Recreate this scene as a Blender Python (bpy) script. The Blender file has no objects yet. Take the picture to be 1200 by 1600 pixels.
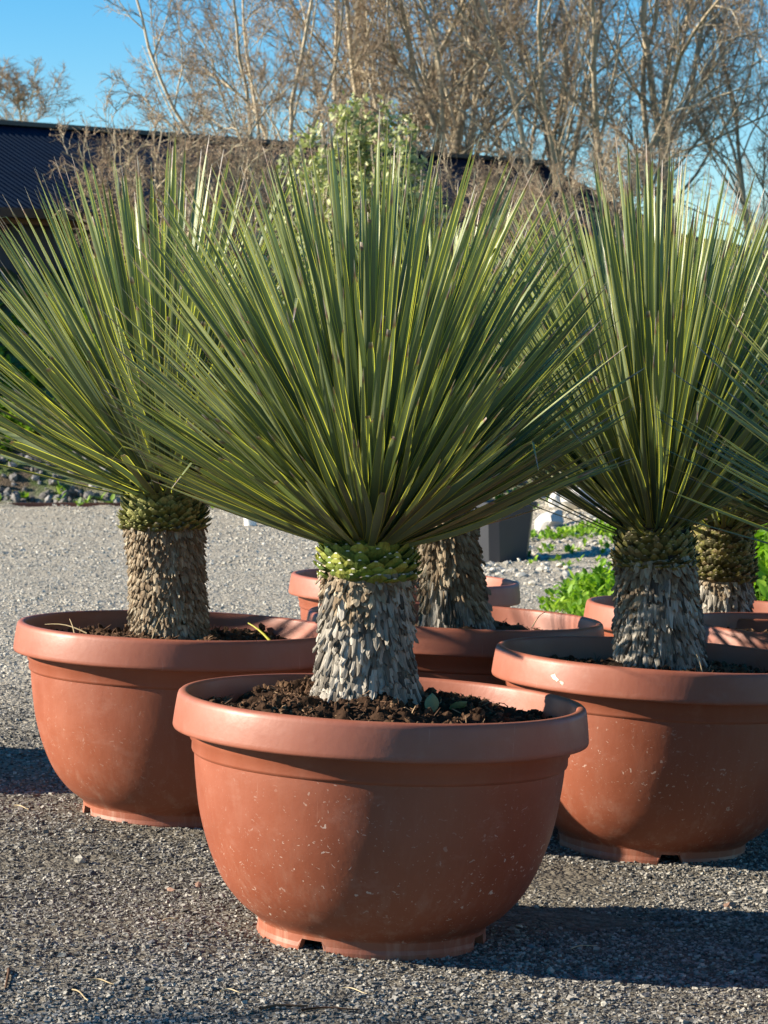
import bpy, math, random
import numpy as np
from mathutils import Matrix, Vector

R = math.radians
PI = math.pi
random.seed(7)
rng = np.random.default_rng(7)

# ------------------------------------------------------------------ camera, sky, sun, exposure
scene = bpy.context.scene
col = scene.collection
CAM_H = 1.185
FPX = 4050.0                      # focal length in pixels of the 1200x1600 photograph
HORIZON = 612.0
cam_d = bpy.data.cameras.new('camera')
cam = bpy.data.objects.new('camera', cam_d)
col.objects.link(cam)
cam.location = (0, 0, CAM_H)
cam.rotation_euler = (R(90) - math.atan((800 - HORIZON) / FPX), 0, 0)
cam_d.sensor_fit = 'VERTICAL'
cam_d.sensor_height = 36
cam_d.lens = FPX / 1600 * 36
cam_d.clip_start = 0.1
cam_d.clip_end = 2000
cam_d.dof.use_dof = True
cam_d.dof.focus_distance = 5.7
cam_d.dof.aperture_fstop = 18.0
scene.camera = cam

SUN_EL = 23.0
SUN_AZ = 181.0                    # direction towards the sun, degrees from +X, counter-clockwise
sx = math.cos(R(SUN_AZ)) * math.cos(R(SUN_EL))
sy = math.sin(R(SUN_AZ)) * math.cos(R(SUN_EL))
sz = math.sin(R(SUN_EL))
w = bpy.data.worlds.new('World')
scene.world = w
w.use_nodes = True
nt = w.node_tree
sky = nt.nodes.new('ShaderNodeTexSky')
sky.sky_type = 'NISHITA'
sky.sun_disc = False
sky.sun_elevation = R(SUN_EL)
sky.sun_rotation = math.atan2(sx, sy)
sky.air_density = 1.0
sky.dust_density = 0.0
sky.ozone_density = 3.0
bg = nt.nodes['Background']
hs = nt.nodes.new('ShaderNodeHueSaturation')          # clear winter sky: a little more saturated all over
hs.inputs['Saturation'].default_value = 1.5
nt.links.new(sky.outputs[0], hs.inputs['Color'])
nt.links.new(hs.outputs[0], bg.inputs[0])
bg.inputs[1].default_value = 0.072
sun_d = bpy.data.lights.new('sun', 'SUN')
sun_d.energy = 5.0
sun_d.angle = R(0.5)
sun_d.color = (1.0, 0.89, 0.73)
sun = bpy.data.objects.new('sun', sun_d)
col.objects.link(sun)
sun.rotation_euler = Vector((sx, sy, sz)).to_track_quat('Z', 'Y').to_euler()
sun.location = (sx * 20, sy * 20, sz * 20)
scene.view_settings.view_transform = 'Standard'
scene.view_settings.look = 'None'
scene.view_settings.exposure = 1.35
scene.view_settings.gamma = 1
scene.view_settings.use_curve_mapping = False
scene.render.engine = 'CYCLES'
scene.cycles.max_bounces = 6
scene.cycles.transparent_max_bounces = 8


# ------------------------------------------------------------------ noise
def _hash(ix, iy, iz, seed):
    h = (ix * 374761393 + iy * 668265263 + iz * 2147483647 + seed * 974634777) & 0xffffffff
    h = ((h ^ (h >> 13)) * 1274126177) & 0xffffffff
    h = (h ^ (h >> 16)) & 0xffff
    return h / 65535.0


def vnoise(x, y, z=None, seed=0):
    x = np.asarray(x, float); y = np.asarray(y, float)
    z = np.zeros_like(x) if z is None else np.asarray(z, float)
    ix, iy, iz = np.floor(x).astype(np.int64), np.floor(y).astype(np.int64), np.floor(z).astype(np.int64)
    fx, fy, fz = x - ix, y - iy, z - iz
    fx, fy, fz = fx * fx * (3 - 2 * fx), fy * fy * (3 - 2 * fy), fz * fz * (3 - 2 * fz)
    r = 0
    for a in (0, 1):
        for b in (0, 1):
            for c in (0, 1):
                wgt = (fx if a else 1 - fx) * (fy if b else 1 - fy) * (fz if c else 1 - fz)
                r = r + wgt * _hash(ix + a, iy + b, iz + c, seed)
    return r - 0.5


def fbm(x, y, z=None, seed=0, oct=4):
    r, a, f = 0, 1.0, 1.0
    for k in range(oct):
        r = r + a * vnoise(np.asarray(x) * f, np.asarray(y) * f, None if z is None else np.asarray(z) * f, seed + k)
        a *= 0.5; f *= 2.03
    return r


def sstep(a, b, x):
    t = np.clip((np.asarray(x, float) - a) / (b - a), 0, 1)
    return t * t * (3 - 2 * t)


# ------------------------------------------------------------------ mesh helpers
def mesh_np(name, V, F, mats=None, smooth=True, uv=None, midx=None):
    """V (n,3); F (m,k) array, one k for the whole mesh, or list of such arrays"""
    V = np.asarray(V, np.float32)
    Fs = F if isinstance(F, list) else [F]
    Fs = [np.asarray(f, np.int32) for f in Fs if len(f)]
    me = bpy.data.meshes.new(name)
    loops = np.concatenate([f.ravel() for f in Fs])
    tot = np.concatenate([np.full(len(f), f.shape[1], np.int32) for f in Fs])
    start = np.concatenate([[0], np.cumsum(tot)[:-1]]).astype(np.int32)
    me.vertices.add(len(V)); me.vertices.foreach_set('co', V.ravel())
    me.loops.add(len(loops)); me.loops.foreach_set('vertex_index', loops)
    me.polygons.add(len(tot))
    me.polygons.foreach_set('loop_start', start)
    me.polygons.foreach_set('loop_total', tot)
    me.polygons.foreach_set('use_smooth', np.full(len(tot), smooth, bool))
    for m in (mats if isinstance(mats, (list, tuple)) else [mats]):
        if m: me.materials.append(m)
    if midx is not None:
        me.polygons.foreach_set('material_index', np.asarray(midx, np.int32))
    if uv is not None:
        l = me.uv_layers.new(name='UVMap')
        l.data.foreach_set('uv', np.asarray(uv, np.float32)[loops].ravel())
    me.update(calc_edges=True)
    return me


def link(name, me, parent=None, mat=None):
    o = bpy.data.objects.new(name, me)
    col.objects.link(o)
    if parent is not None: o.parent = parent
    if mat is not None: o.matrix_basis = mat
    return o


def empty(name, loc=(0, 0, 0), rot=(0, 0, 0)):
    o = bpy.data.objects.new(name, None)
    col.objects.link(o)
    o.location = loc; o.rotation_euler = rot
    o.empty_display_size = 0.1
    return o


def tag(o, label=None, cat=None, group=None, kind=None):
    if label: o['label'] = label
    if cat: o['category'] = cat
    if group: o['group'] = group
    if kind: o['kind'] = kind
    return o


class Acc:
    """collects pieces into one mesh"""
    def __init__(s): s.V = []; s.F = {}; s.n = 0; s.UV = []; s.M = {}
    def add(s, V, F, uv=None, m=0):
        V = np.asarray(V, np.float32); F = np.asarray(F, np.int64)
        s.V.append(V); s.F.setdefault(F.shape[1], []).append(F + s.n)
        s.M.setdefault(F.shape[1], []).append(np.full(len(F), m))
        s.UV.append(np.zeros((len(V), 2)) if uv is None else np.asarray(uv)); s.n += len(V)
    def mesh(s, name, mats, smooth=True):
        ks = list(s.F)
        return mesh_np(name, np.concatenate(s.V), [np.concatenate(s.F[k]) for k in ks], mats, smooth,
                       np.concatenate(s.UV), np.concatenate([np.concatenate(s.M[k]) for k in ks]))


def scatter(Vt, Ft, P, Rm, S, uvt=None):
    """copies of template (Vt,Ft) at points P with rotations Rm (n,3,3) and scales S (n,3)"""
    n, k = len(P), len(Vt)
    V = np.einsum('nij,nkj->nki', Rm, Vt[None] * S[:, None, :]) + P[:, None, :]
    F = (Ft[None] + (np.arange(n) * k)[:, None, None]).reshape(-1, Ft.shape[1])
    uv = None if uvt is None else np.tile(uvt, (n, 1))
    return V.reshape(-1, 3), F, uv


def rand_rot(n, r=rng):
    q = r.normal(size=(n, 4)); q /= np.linalg.norm(q, axis=1)[:, None]
    a, b, c, d = q.T
    return np.stack([np.stack([1-2*(c*c+d*d), 2*(b*c-a*d), 2*(b*d+a*c)], -1),
                     np.stack([2*(b*c+a*d), 1-2*(b*b+d*d), 2*(c*d-a*b)], -1),
                     np.stack([2*(b*d-a*c), 2*(c*d+a*b), 1-2*(b*b+c*c)], -1)], 1)


def rotz(a):
    c, s, z, o = np.cos(a), np.sin(a), np.zeros_like(a), np.ones_like(a)
    return np.stack([np.stack([c, -s, z], -1), np.stack([s, c, z], -1), np.stack([z, z, o], -1)], 1)


ICO_V = None
def ico(sub=1):
    import bmesh
    bm = bmesh.new(); bmesh.ops.create_icosphere(bm, subdivisions=sub, radius=1)
    V = np.array([v.co[:] for v in bm.verts]); F = np.array([[v.index for v in f.verts] for f in bm.faces])
    bm.free(); return V, F


def rock_template(seed, sub=1, rough=0.25, flat=0.65):
    V, F = ico(sub)
    r = np.random.default_rng(seed)
    for _ in range(7):                                     # chop with random planes: angular stones
        n = r.normal(size=3); n /= np.linalg.norm(n); d = r.uniform(.45, .85)
        k = V @ n - d; k = np.maximum(k, 0); V = V - k[:, None] * n
    V = V * (1 + rough * fbm(V[:, 0] * 2 + seed, V[:, 1] * 2, V[:, 2] * 2, seed)[:, None])
    V[:, 2] *= flat
    return V, F


# ------------------------------------------------------------------ materials
def new_mat(name):
    m = bpy.data.materials.new(name); m.use_nodes = True
    nt = m.node_tree
    return m, nt, nt.nodes, nt.links, nt.nodes['Principled BSDF']


def nd(nodes, t, **kw):
    n = nodes.new(t)
    for k, v in kw.items():
        if k in n.inputs: n.inputs[k].default_value = v
        else: setattr(n, k, v)
    return n


def ramp(nodes, links, src, stops, interp='LINEAR'):
    n = nodes.new('ShaderNodeValToRGB'); n.color_ramp.interpolation = interp
    e = n.color_ramp.elements
    while len(e) > 1: e.remove(e[0])
    e[0].position, e[0].color = stops[0][0], (*stops[0][1], 1) if len(stops[0][1]) == 3 else stops[0][1]
    for p, c in stops[1:]:
        x = e.new(p); x.color = (*c, 1)
    links.new(src, n.inputs[0]); return n.outputs[0]


def mix(nodes, links, fac, a, b, mode='MIX'):
    n = nodes.new('ShaderNodeMix'); n.data_type = 'RGBA'; n.blend_type = mode
    for i, v in ((0, fac), (6, a), (7, b)):
        if isinstance(v, (int, float)): n.inputs[i].default_value = v
        elif isinstance(v, tuple): n.inputs[i].default_value = (*v, 1)
        else: links.new(v, n.inputs[i])
    return n.outputs[2]


def math_(nodes, links, op, a, b=None, clamp=False):
    n = nodes.new('ShaderNodeMath'); n.operation = op; n.use_clamp = clamp
    for i, v in enumerate((a, b)):
        if v is None: continue
        if isinstance(v, (int, float)): n.inputs[i].default_value = v
        else: links.new(v, n.inputs[i])
    return n.outputs[0]


def noise(nodes, links, scale, detail=4, vec=None, rough=.55):
    n = nodes.new('ShaderNodeTexNoise'); n.inputs['Scale'].default_value = scale
    n.inputs['Detail'].default_value = detail; n.inputs['Roughness'].default_value = rough
    if vec is not None: links.new(vec, n.inputs['Vector'])
    return n.outputs[0]


def bump(nodes, links, h, dist, strength=1.0, normal=None):
    n = nodes.new('ShaderNodeBump'); n.inputs['Distance'].default_value = dist
    n.inputs['Strength'].default_value = strength; links.new(h, n.inputs['Height'])
    if normal is not None: links.new(normal, n.inputs['Normal'])
    return n.outputs[0]


def rnd(nodes, links):
    """a number that differs per object and per mesh island"""
    oi = nodes.new('ShaderNodeObjectInfo'); g = nodes.new('ShaderNodeNewGeometry')
    s = math_(nodes, links, 'ADD', oi.outputs['Random'], g.outputs['Random Per Island'])
    return math_(nodes, links, 'FRACT', s)


def simple(name, stops, rough=.7, nscale=None, bdist=0, bscale=50, spec=.3):
    """colour from per-piece randomness plus noise"""
    m, nt, N, L, b = new_mat(name)
    r = rnd(N, L)
    tc = N.new('ShaderNodeTexCoord').outputs['Object']
    if nscale:
        n1 = noise(N, L, nscale, 5, tc)
        n1 = math_(N, L, 'SUBTRACT', n1, .5)
        n1 = math_(N, L, 'MULTIPLY', n1, .9)
        r = math_(N, L, 'ADD', math_(N, L, 'MULTIPLY', r, .75), math_(N, L, 'ADD', n1, .12), True)
    L.new(ramp(N, L, r, stops), b.inputs['Base Color'])
    b.inputs['Roughness'].default_value = rough
    b.inputs['Specular IOR Level'].default_value = spec
    if bdist:
        L.new(bump(N, L, noise(N, L, bscale, 5, tc), bdist), b.inputs['Normal'])
    return m


def mat_ground():
    m, nt, N, L, b = new_mat('gravel_ground')
    tc = N.new('ShaderNodeTexCoord').outputs['Object']
    big = noise(N, L, .9, 4, tc)
    mid = noise(N, L, 7, 5, tc)
    v = N.new('ShaderNodeTexVoronoi'); v.inputs['Scale'].default_value = 55; L.new(tc, v.inputs['Vector'])
    v2 = N.new('ShaderNodeTexVoronoi'); v2.inputs['Scale'].default_value = 140; L.new(tc, v2.inputs['Vector'])
    sep = N.new('ShaderNodeSeparateColor'); L.new(v.outputs['Color'], sep.inputs[0])
    c = ramp(N, L, sep.outputs[0], [(0, (.09, .08, .065)), (.35, (.23, .21, .175)), (.75, (.40, .37, .31)), (1, (.62, .58, .49))])
    sep2 = N.new('ShaderNodeSeparateColor'); L.new(v2.outputs['Color'], sep2.inputs[0])
    c2 = ramp(N, L, sep2.outputs[0], [(0, (.13, .115, .09)), (1, (.40, .365, .30))])
    c = mix(N, L, .45, c, c2)
    c = mix(N, L, ramp(N, L, big, [(.4, (0, 0, 0)), (.62, (1, 1, 1))]), c, mix(N, L, .4, c, (.28, .25, .20)))
    c = mix(N, L, math_(N, L, 'MULTIPLY', mid, .35), c, (.25, .23, .20))
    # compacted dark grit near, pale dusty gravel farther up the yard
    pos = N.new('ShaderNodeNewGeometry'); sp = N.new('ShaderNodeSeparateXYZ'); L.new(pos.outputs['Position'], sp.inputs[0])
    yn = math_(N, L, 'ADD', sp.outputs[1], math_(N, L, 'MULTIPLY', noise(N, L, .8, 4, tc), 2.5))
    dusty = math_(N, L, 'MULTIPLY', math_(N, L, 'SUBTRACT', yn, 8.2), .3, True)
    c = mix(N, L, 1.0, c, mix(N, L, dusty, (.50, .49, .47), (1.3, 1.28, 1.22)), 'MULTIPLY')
    # earthy, weedy bank beyond the yard
    yy = math_(N, L, 'ADD', sp.outputs[1], math_(N, L, 'MULTIPLY', noise(N, L, 1.3, 4, tc), 2.0))
    far = math_(N, L, 'MULTIPLY', math_(N, L, 'SUBTRACT', yy, 28.3), 1.2, True)
    gn = noise(N, L, 2.2, 6, tc)
    earth = ramp(N, L, gn, [(.38, (.10, .075, .05)), (.5, (.07, .10, .03)), (.62, (.14, .16, .06)), (.75, (.26, .2, .13))])
    c = mix(N, L, far, c, earth)
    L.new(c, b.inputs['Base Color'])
    b.inputs['Roughness'].default_value = .95
    b.inputs['Specular IOR Level'].default_value = .15
    h1 = math_(N, L, 'MULTIPLY', v.outputs['Distance'], -1.0)
    h = math_(N, L, 'ADD', math_(N, L, 'MULTIPLY', v2.outputs['Distance'], -.4), h1)
    nb = bump(N, L, h, .012)
    L.new(bump(N, L, noise(N, L, 16, 6, tc), .03, 1.0, nb), b.inputs['Normal'])
    return m


def mat_pot():
    m, nt, N, L, b = new_mat('terracotta_plastic')
    tc = N.new('ShaderNodeTexCoord').outputs['Object']
    oi = N.new('ShaderNodeObjectInfo')
    off = N.new('ShaderNodeVectorMath'); off.operation = 'ADD'; L.new(tc, off.inputs[0]); L.new(oi.outputs['Location'], off.inputs[1])
    tc = off.outputs[0]
    attr = N.new('ShaderNodeUVMap'); attr.uv_map = 'UVMap'
    suv = N.new('ShaderNodeSeparateXYZ'); L.new(attr.outputs[0], suv.inputs[0])
    base = ramp(N, L, noise(N, L, 3.0, 4, tc), [(.3, (.235, .063, .031)), (.7, (.30, .090, .045))])
    # bleached rim (v > .5 on the rim)
    rimf = math_(N, L, 'MULTIPLY', ramp(N, L, suv.outputs[1], [(.50, (0, 0, 0)), (.52, (1, 1, 1))]), math_(N, L, 'ADD', math_(N, L, 'MULTIPLY', noise(N, L, 9, 6, tc, .7), .9), .0))
    c = mix(N, L, rimf, base, (.315, .112, .074))
    # dusty scuffs
    sc = N.new('ShaderNodeMapping'); sc.inputs['Scale'].default_value = (1, 1, 2.0); L.new(tc, sc.inputs[0])
    d = noise(N, L, 7, 8, sc.outputs[0], .75)
    df = ramp(N, L, d, [(.57, (0, 0, 0)), (.75, (.20, .20, .20))])
    c = mix(N, L, df, c, (.46, .28, .22))
    # pale chips and splashes
    wp = N.new('ShaderNodeMix'); wp.data_type = 'RGBA'; wp.blend_type = 'ADD'; wp.inputs[0].default_value = .045
    L.new(tc, wp.inputs[6])
    nn = N.new('ShaderNodeTexNoise'); nn.inputs['Scale'].default_value = 45; L.new(tc, nn.inputs['Vector']); L.new(nn.outputs['Color'], wp.inputs[7])
    mp = N.new('ShaderNodeMapping'); mp.inputs['Scale'].default_value = (1, 1, 2.6); L.new(wp.outputs[2], mp.inputs[0])
    def chips(scale, th):
        v = N.new('ShaderNodeTexVoronoi'); v.inputs['Scale'].default_value = scale; L.new(mp.outputs[0], v.inputs['Vector'])
        s = N.new('ShaderNodeSeparateColor'); L.new(v.outputs['Color'], s.inputs[0])
        size = math_(N, L, 'MULTIPLY', math_(N, L, 'SUBTRACT', s.outputs[0], th), .30 / (1 - th), True)
        return math_(N, L, 'MULTIPLY', math_(N, L, 'SUBTRACT', size, v.outputs['Distance']), 25, True)
    low = ramp(N, L, suv.outputs[1], [(0, (1, 1, 1)), (.34, (1, 1, 1)), (.47, (.35, .35, .35)), (.6, (.12, .12, .12))])
    clump = ramp(N, L, noise(N, L, 3.4, 3, tc), [(.42, (.25, .25, .25)), (.58, (1, 1, 1))])
    ch = math_(N, L, 'MAXIMUM', chips(46, .62), chips(96, .60))
    ch = math_(N, L, 'MULTIPLY', ch, math_(N, L, 'MULTIPLY', low, clump))
    wr = N.new('ShaderNodeAttribute'); wr.attribute_type = 'OBJECT'; wr.attribute_name = 'wear'
    c = mix(N, L, math_(N, L, 'MULTIPLY', math_(N, L, 'MULTIPLY', ch, wr.outputs['Fac']), .75, True), c, (.66, .54, .45))
    dk = ramp(N, L, noise(N, L, 26, 6, mp.outputs[0], .7), [(.70, (0, 0, 0)), (.78, (1, 1, 1))])
    c = mix(N, L, math_(N, L, 'MULTIPLY', dk, math_(N, L, 'MULTIPLY', clump, .55)), c, (.10, .05, .035))
    # dirt at the foot
    ft = ramp(N, L, suv.outputs[1], [(0, (.6, .6, .6)), (.04, (.25, .25, .25)), (.13, (0, 0, 0))])
    c = mix(N, L, math_(N, L, 'MULTIPLY', ft, noise(N, L, 14, 6, tc)), c, (.30, .13, .085))
    # lime bloom and dried splashes running down the lower wall
    mv = N.new('ShaderNodeMapping'); mv.inputs['Scale'].default_value = (34, 34, 5); L.new(tc, mv.inputs[0])
    run = ramp(N, L, noise(N, L, 1, 5, mv.outputs[0], .7), [(.50, (0, 0, 0)), (.72, (1, 1, 1))])
    lw = ramp(N, L, suv.outputs[1], [(0, (.55, .55, .55)), (.12, (.5, .5, .5)), (.30, (.12, .12, .12)), (.5, (.05, .05, .05))])
    c = mix(N, L, math_(N, L, 'MULTIPLY', run, lw), c, (.42, .25, .18))
    # fine dark scratches and specks
    ms = N.new('ShaderNodeMapping'); ms.inputs['Rotation'].default_value = (.4, .9, .3); ms.inputs['Scale'].default_value = (140, 6, 6); L.new(tc, ms.inputs[0])
    s1 = ramp(N, L, noise(N, L, 1, 3, ms.outputs[0]), [(.70, (0, 0, 0)), (.76, (.5, .5, .5))])
    c = mix(N, L, math_(N, L, 'MULTIPLY', s1, math_(N, L, 'ADD', rimf, .35)), c, (.56, .34, .26))
    L.new(c, b.inputs['Base Color'])
    rr = ramp(N, L, noise(N, L, 12, 5, tc), [(.3, (.42, .42, .42)), (.75, (.62, .62, .62))])
    L.new(rr, b.inputs['Roughness'])
    b.inputs['Specular IOR Level'].default_value = .45
    L.new(bump(N, L, noise(N, L, 60, 5, tc), .0006, .8), b.inputs['Normal'])
    return m


def mat_leaf(name, dark, mid, light, margin):
    m, nt, N, L, b = new_mat(name)
    uv = N.new('ShaderNodeUVMap'); uv.uv_map = 'UVMap'
    s = N.new('ShaderNodeSeparateXYZ'); L.new(uv.outputs[0], s.inputs[0])
    r = rnd(N, L)
    c = ramp(N, L, r, [(0, dark), (.5, mid), (1, light)])
    mp = N.new('ShaderNodeMapping'); mp.inputs['Scale'].default_value = (14, 1.2, 1); L.new(uv.outputs[0], mp.inputs[0])
    off = N.new('ShaderNodeVectorMath'); off.operation = 'ADD'; L.new(mp.outputs[0], off.inputs[0])
    cx = N.new('ShaderNodeCombineXYZ'); L.new(math_(N, L, 'MULTIPLY', r, 91), cx.inputs[0]); L.new(math_(N, L, 'MULTIPLY', r, 37), cx.inputs[1]); L.new(cx.outputs[0], off.inputs[1])
    st = noise(N, L, 1.0, 3, off.outputs[0])
    c = mix(N, L, math_(N, L, 'MULTIPLY', st, .45), c, light)
    # yellower near the base, browner blotches rarely
    vb = ramp(N, L, s.outputs[1], [(0, (1, 1, 1)), (.06, (.35, .35, .35)), (.2, (0, 0, 0))])
    c = mix(N, L, math_(N, L, 'MULTIPLY', vb, .5), c, (.17, .22, .08))
    yf = ramp(N, L, s.outputs[1], [(.35, (0, 0, 0)), (.92, (1, 1, 1))])
    c = mix(N, L, math_(N, L, 'MULTIPLY', yf, .30), c, (.32, .34, .10))
    # margins
    u = math_(N, L, 'ABSOLUTE', math_(N, L, 'SUBTRACT', s.outputs[0], .5))
    mf = ramp(N, L, u, [(.415, (0, 0, 0)), (.45, (1, 1, 1))])
    c = mix(N, L, math_(N, L, 'MULTIPLY', mf, .9), c, margin)
    # dry tip
    tn = math_(N, L, 'ADD', s.outputs[1], math_(N, L, 'MULTIPLY', math_(N, L, 'SUBTRACT', r, .5), .05))
    tf = ramp(N, L, tn, [(.935, (0, 0, 0)), (.95, (1, 1, 1))])
    tipc = ramp(N, L, tn, [(.93, (.32, .16, .06)), (.955, (.20, .13, .10)), (.99, (.40, .36, .32))])
    c = mix(N, L, tf, c, tipc)
    L.new(c, b.inputs['Base Color'])
    b.inputs['Roughness'].default_value = .36
    b.inputs['Specular IOR Level'].default_value = .55
    L.new(bump(N, L, st, .0012, .7), b.inputs['Normal'])
    t = N.new('ShaderNodeBsdfTranslucent')
    tcx = mix(N, L, 1.0, c, (1.15, 1.3, .75), 'MULTIPLY')
    L.new(tcx, t.inputs[0])
    ms = N.new('ShaderNodeMixShader')
    L.new(math_(N, L, 'ADD', math_(N, L, 'MULTIPLY', mf, .32), .17), ms.inputs[0])
    L.new(b.outputs[0], ms.inputs[1]); L.new(t.outputs[0], ms.inputs[2])
    L.new(ms.outputs[0], nt.nodes['Material Output'].inputs[0])
    return m


def mat_foliage(name, stops, trans=.3, rough=.5):
    m, nt, N, L, b = new_mat(name)
    c = ramp(N, L, rnd(N, L), stops)
    L.new(c, b.inputs['Base Color']); b.inputs['Roughness'].default_value = rough
    b.inputs['Specular IOR Level'].default_value = .3
    t = N.new('ShaderNodeBsdfTranslucent'); L.new(mix(N, L, 1.0, c, (1.2, 1.3, .5), 'MULTIPLY'), t.inputs[0])
    ms = N.new('ShaderNodeMixShader'); ms.inputs[0].default_value = trans
    L.new(b.outputs[0], ms.inputs[1]); L.new(t.outputs[0], ms.inputs[2])
    L.new(ms.outputs[0], nt.nodes['Material Output'].inputs[0])
    return m


def mat_scale(name, stops, endc=None, fib=True):
    """trunk scale: v runs from attachment (0) to tip (1)"""
    m, nt, N, L, b = new_mat(name)
    uv = N.new('ShaderNodeUVMap'); uv.uv_map = 'UVMap'
    s = N.new('ShaderNodeSeparateXYZ'); L.new(uv.outputs[0], s.inputs[0])
    r = rnd(N, L)
    c = ramp(N, L, r, stops)
    mp = N.new('ShaderNodeMapping'); mp.inputs['Scale'].default_value = (9, 1.0, 1); L.new(uv.outputs[0], mp.inputs[0])
    off = N.new('ShaderNodeVectorMath'); off.operation = 'ADD'; L.new(mp.outputs[0], off.inputs[0])
    cx = N.new('ShaderNodeCombineXYZ'); L.new(math_(N, L, 'MULTIPLY', r, 91), cx.inputs[0]); L.new(math_(N, L, 'MULTIPLY', r, 37), cx.inputs[1]); L.new(cx.outputs[0], off.inputs[1])
    f = noise(N, L, 1, 4, off.outputs[0], .65)
    c = mix(N, L, 1.0, c, ramp(N, L, f, [(.3, (.55, .53, .5)), (.5, (1, 1, 1)), (.7, (1.25, 1.22, 1.15))]), 'MULTIPLY')
    if endc is not None:
        ef = ramp(N, L, s.outputs[1], [(.965, (0, 0, 0)), (.975, (1, 1, 1))])
        c = mix(N, L, ef, c, endc)
    L.new(c, b.inputs['Base Color'])
    b.inputs['Roughness'].default_value = .75
    b.inputs['Specular IOR Level'].default_value = .25
    L.new(bump(N, L, f, .0025), b.inputs['Normal'])
    return m


def mat_metal(name, c, rough):
    m, nt, N, L, b = new_mat(name)
    tc = N.new('ShaderNodeTexCoord').outputs['Object']
    L.new(ramp(N, L, noise(N, L, 2.5, 5, tc), [(.3, tuple(x * .85 for x in c)), (.7, tuple(x * 1.15 for x in c))]), b.inputs['Base Color'])
    b.inputs['Roughness'].default_value = rough
    return m


M = {}
M['ground'] = mat_ground()
M['pot'] = mat_pot()
M['soil'] = simple('potting_compost', [(0, (.022, .012, .007)), (.5, (.06, .033, .019)), (.85, (.13, .075, .042)), (1, (.25, .17, .10))], .95, 60, .004, 90, .1)
M['fibre'] = simple('bark_fibre', [(0, (.05, .025, .014)), (.6, (.14, .075, .04)), (1, (.38, .26, .15))], .9)
M['stone'] = simple('loose_gravel', [(0, (.035, .034, .032)), (.3, (.115, .11, .10)), (.65, (.27, .255, .225)), (.92, (.40, .38, .33)), (1, (.58, .55, .47))], .85, 25, .002, 80, .25)
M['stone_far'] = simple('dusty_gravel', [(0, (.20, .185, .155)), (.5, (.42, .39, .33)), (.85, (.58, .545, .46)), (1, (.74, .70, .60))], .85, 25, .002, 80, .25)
M['stone_pale'] = simple('pale_stone', [(0, (.36, .33, .27)), (1, (.50, .47, .40))], .85, 30, .003, 60)
M['stone_dark'] = simple('dark_stone', [(0, (.05, .05, .055)), (1, (.10, .10, .11))], .8, 30, .003, 60)
M['stone_red'] = simple('red_stone', [(0, (.28, .17, .12)), (1, (.38, .25, .19))], .85, 30, .003, 60)
M['stone_blue'] = simple('blue_grey_stone', [(0, (.16, .20, .22)), (1, (.24, .28, .30))], .8, 30, .003, 60)
M['boulder'] = simple('boulder_stone', [(0, (.38, .36, .32)), (1, (.62, .60, .55))], .85, 6, .02, 12)
M['rubble'] = simple('bank_rubble', [(0, (.05, .045, .04)), (.6, (.16, .15, .14)), (1, (.34, .33, .32))], .9, 6, .01, 20)
M['straw'] = simple('dry_straw', [(0, (.42, .32, .18)), (1, (.55, .45, .28))], .7)
M['leaf'] = mat_leaf('yucca_blade', (.028, .060, .046), (.068, .116, .076), (.24, .29, .150), (.72, .65, .10))
M['scale_dry'] = mat_scale('dry_leaf_base', [(0, (.06, .05, .04)), (.3, (.19, .17, .14)), (.7, (.34, .31, .265)), (1, (.48, .44, .38))])
M['scale_tan'] = mat_scale('tan_leaf_base', [(0, (.16, .11, .065)), (.4, (.25, .19, .125)), (.8, (.35, .285, .20)), (1, (.44, .38, .28))])
M['stub_green'] = mat_scale('green_leaf_stub', [(0, (.07, .11, .022)), (.5, (.16, .21, .035)), (1, (.34, .35, .07))], (.56, .55, .46))
M['stub_yellow'] = mat_scale('yellow_green_leaf_stub', [(0, (.09, .10, .03)), (.5, (.20, .21, .06)), (1, (.36, .35, .13))], (.34, .32, .13))
M['stub_olive'] = mat_scale('olive_leaf_stub', [(0, (.06, .055, .025)), (.4, (.12, .12, .035)), (.75, (.22, .20, .06)), (1, (.26, .20, .10))], (.33, .27, .18))
M['core'] = simple('trunk_core', [(0, (.03, .022, .015)), (1, (.06, .045, .03))], .95)
M['bark'] = simple('tree_bark', [(0, (.30, .25, .17)), (1, (.56, .48, .34))], .9, 6, .01, 14, .15)
M['twig'] = simple('tree_twigs', [(0, (.18, .135, .09)), (1, (.38, .29, .20))], .9, None, 0, 1, .15)
M['bud'] = simple('tree_buds', [(0, (.22, .15, .10)), (1, (.40, .29, .20))], .9, None, 0, 1, .15)
M['shrub_leaf'] = mat_foliage('pale_shrub_leaf', [(0, (.13, .16, .06)), (.5, (.32, .36, .15)), (1, (.58, .59, .33))], .2)
M['weed'] = mat_foliage('weed_leaf', [(0, (.06, .13, .015)), (.6, (.16, .27, .03)), (1, (.27, .38, .05))], .35)
M['bright_weed'] = mat_foliage('bright_weed_leaf', [(0, (.10, .22, .02)), (.6, (.20, .36, .03)), (1, (.32, .46, .06))], .4)
M['evergreen'] = mat_foliage('evergreen_leaf', [(0, (.03, .05, .015)), (1, (.07, .10, .03))], .15)
M['roof'] = mat_metal('navy_corrugated_steel', (.004, .012, .028), .8)
M['roof'].node_tree.nodes['Principled BSDF'].inputs['Specular IOR Level'].default_value = .1
M['wall'] = mat_metal('slate_corrugated_steel', (.035, .045, .06), .6)
M['gutter'] = mat_metal('black_gutter', (.012, .013, .016), .4)
M['brown'] = mat_metal('brown_fascia', (.10, .05, .025), .7)
M['black_plastic'] = mat_metal('black_plastic', (.022, .024, .031), .45)
M['white'] = mat_metal('white_plastic', (.75, .76, .74), .5)
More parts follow.
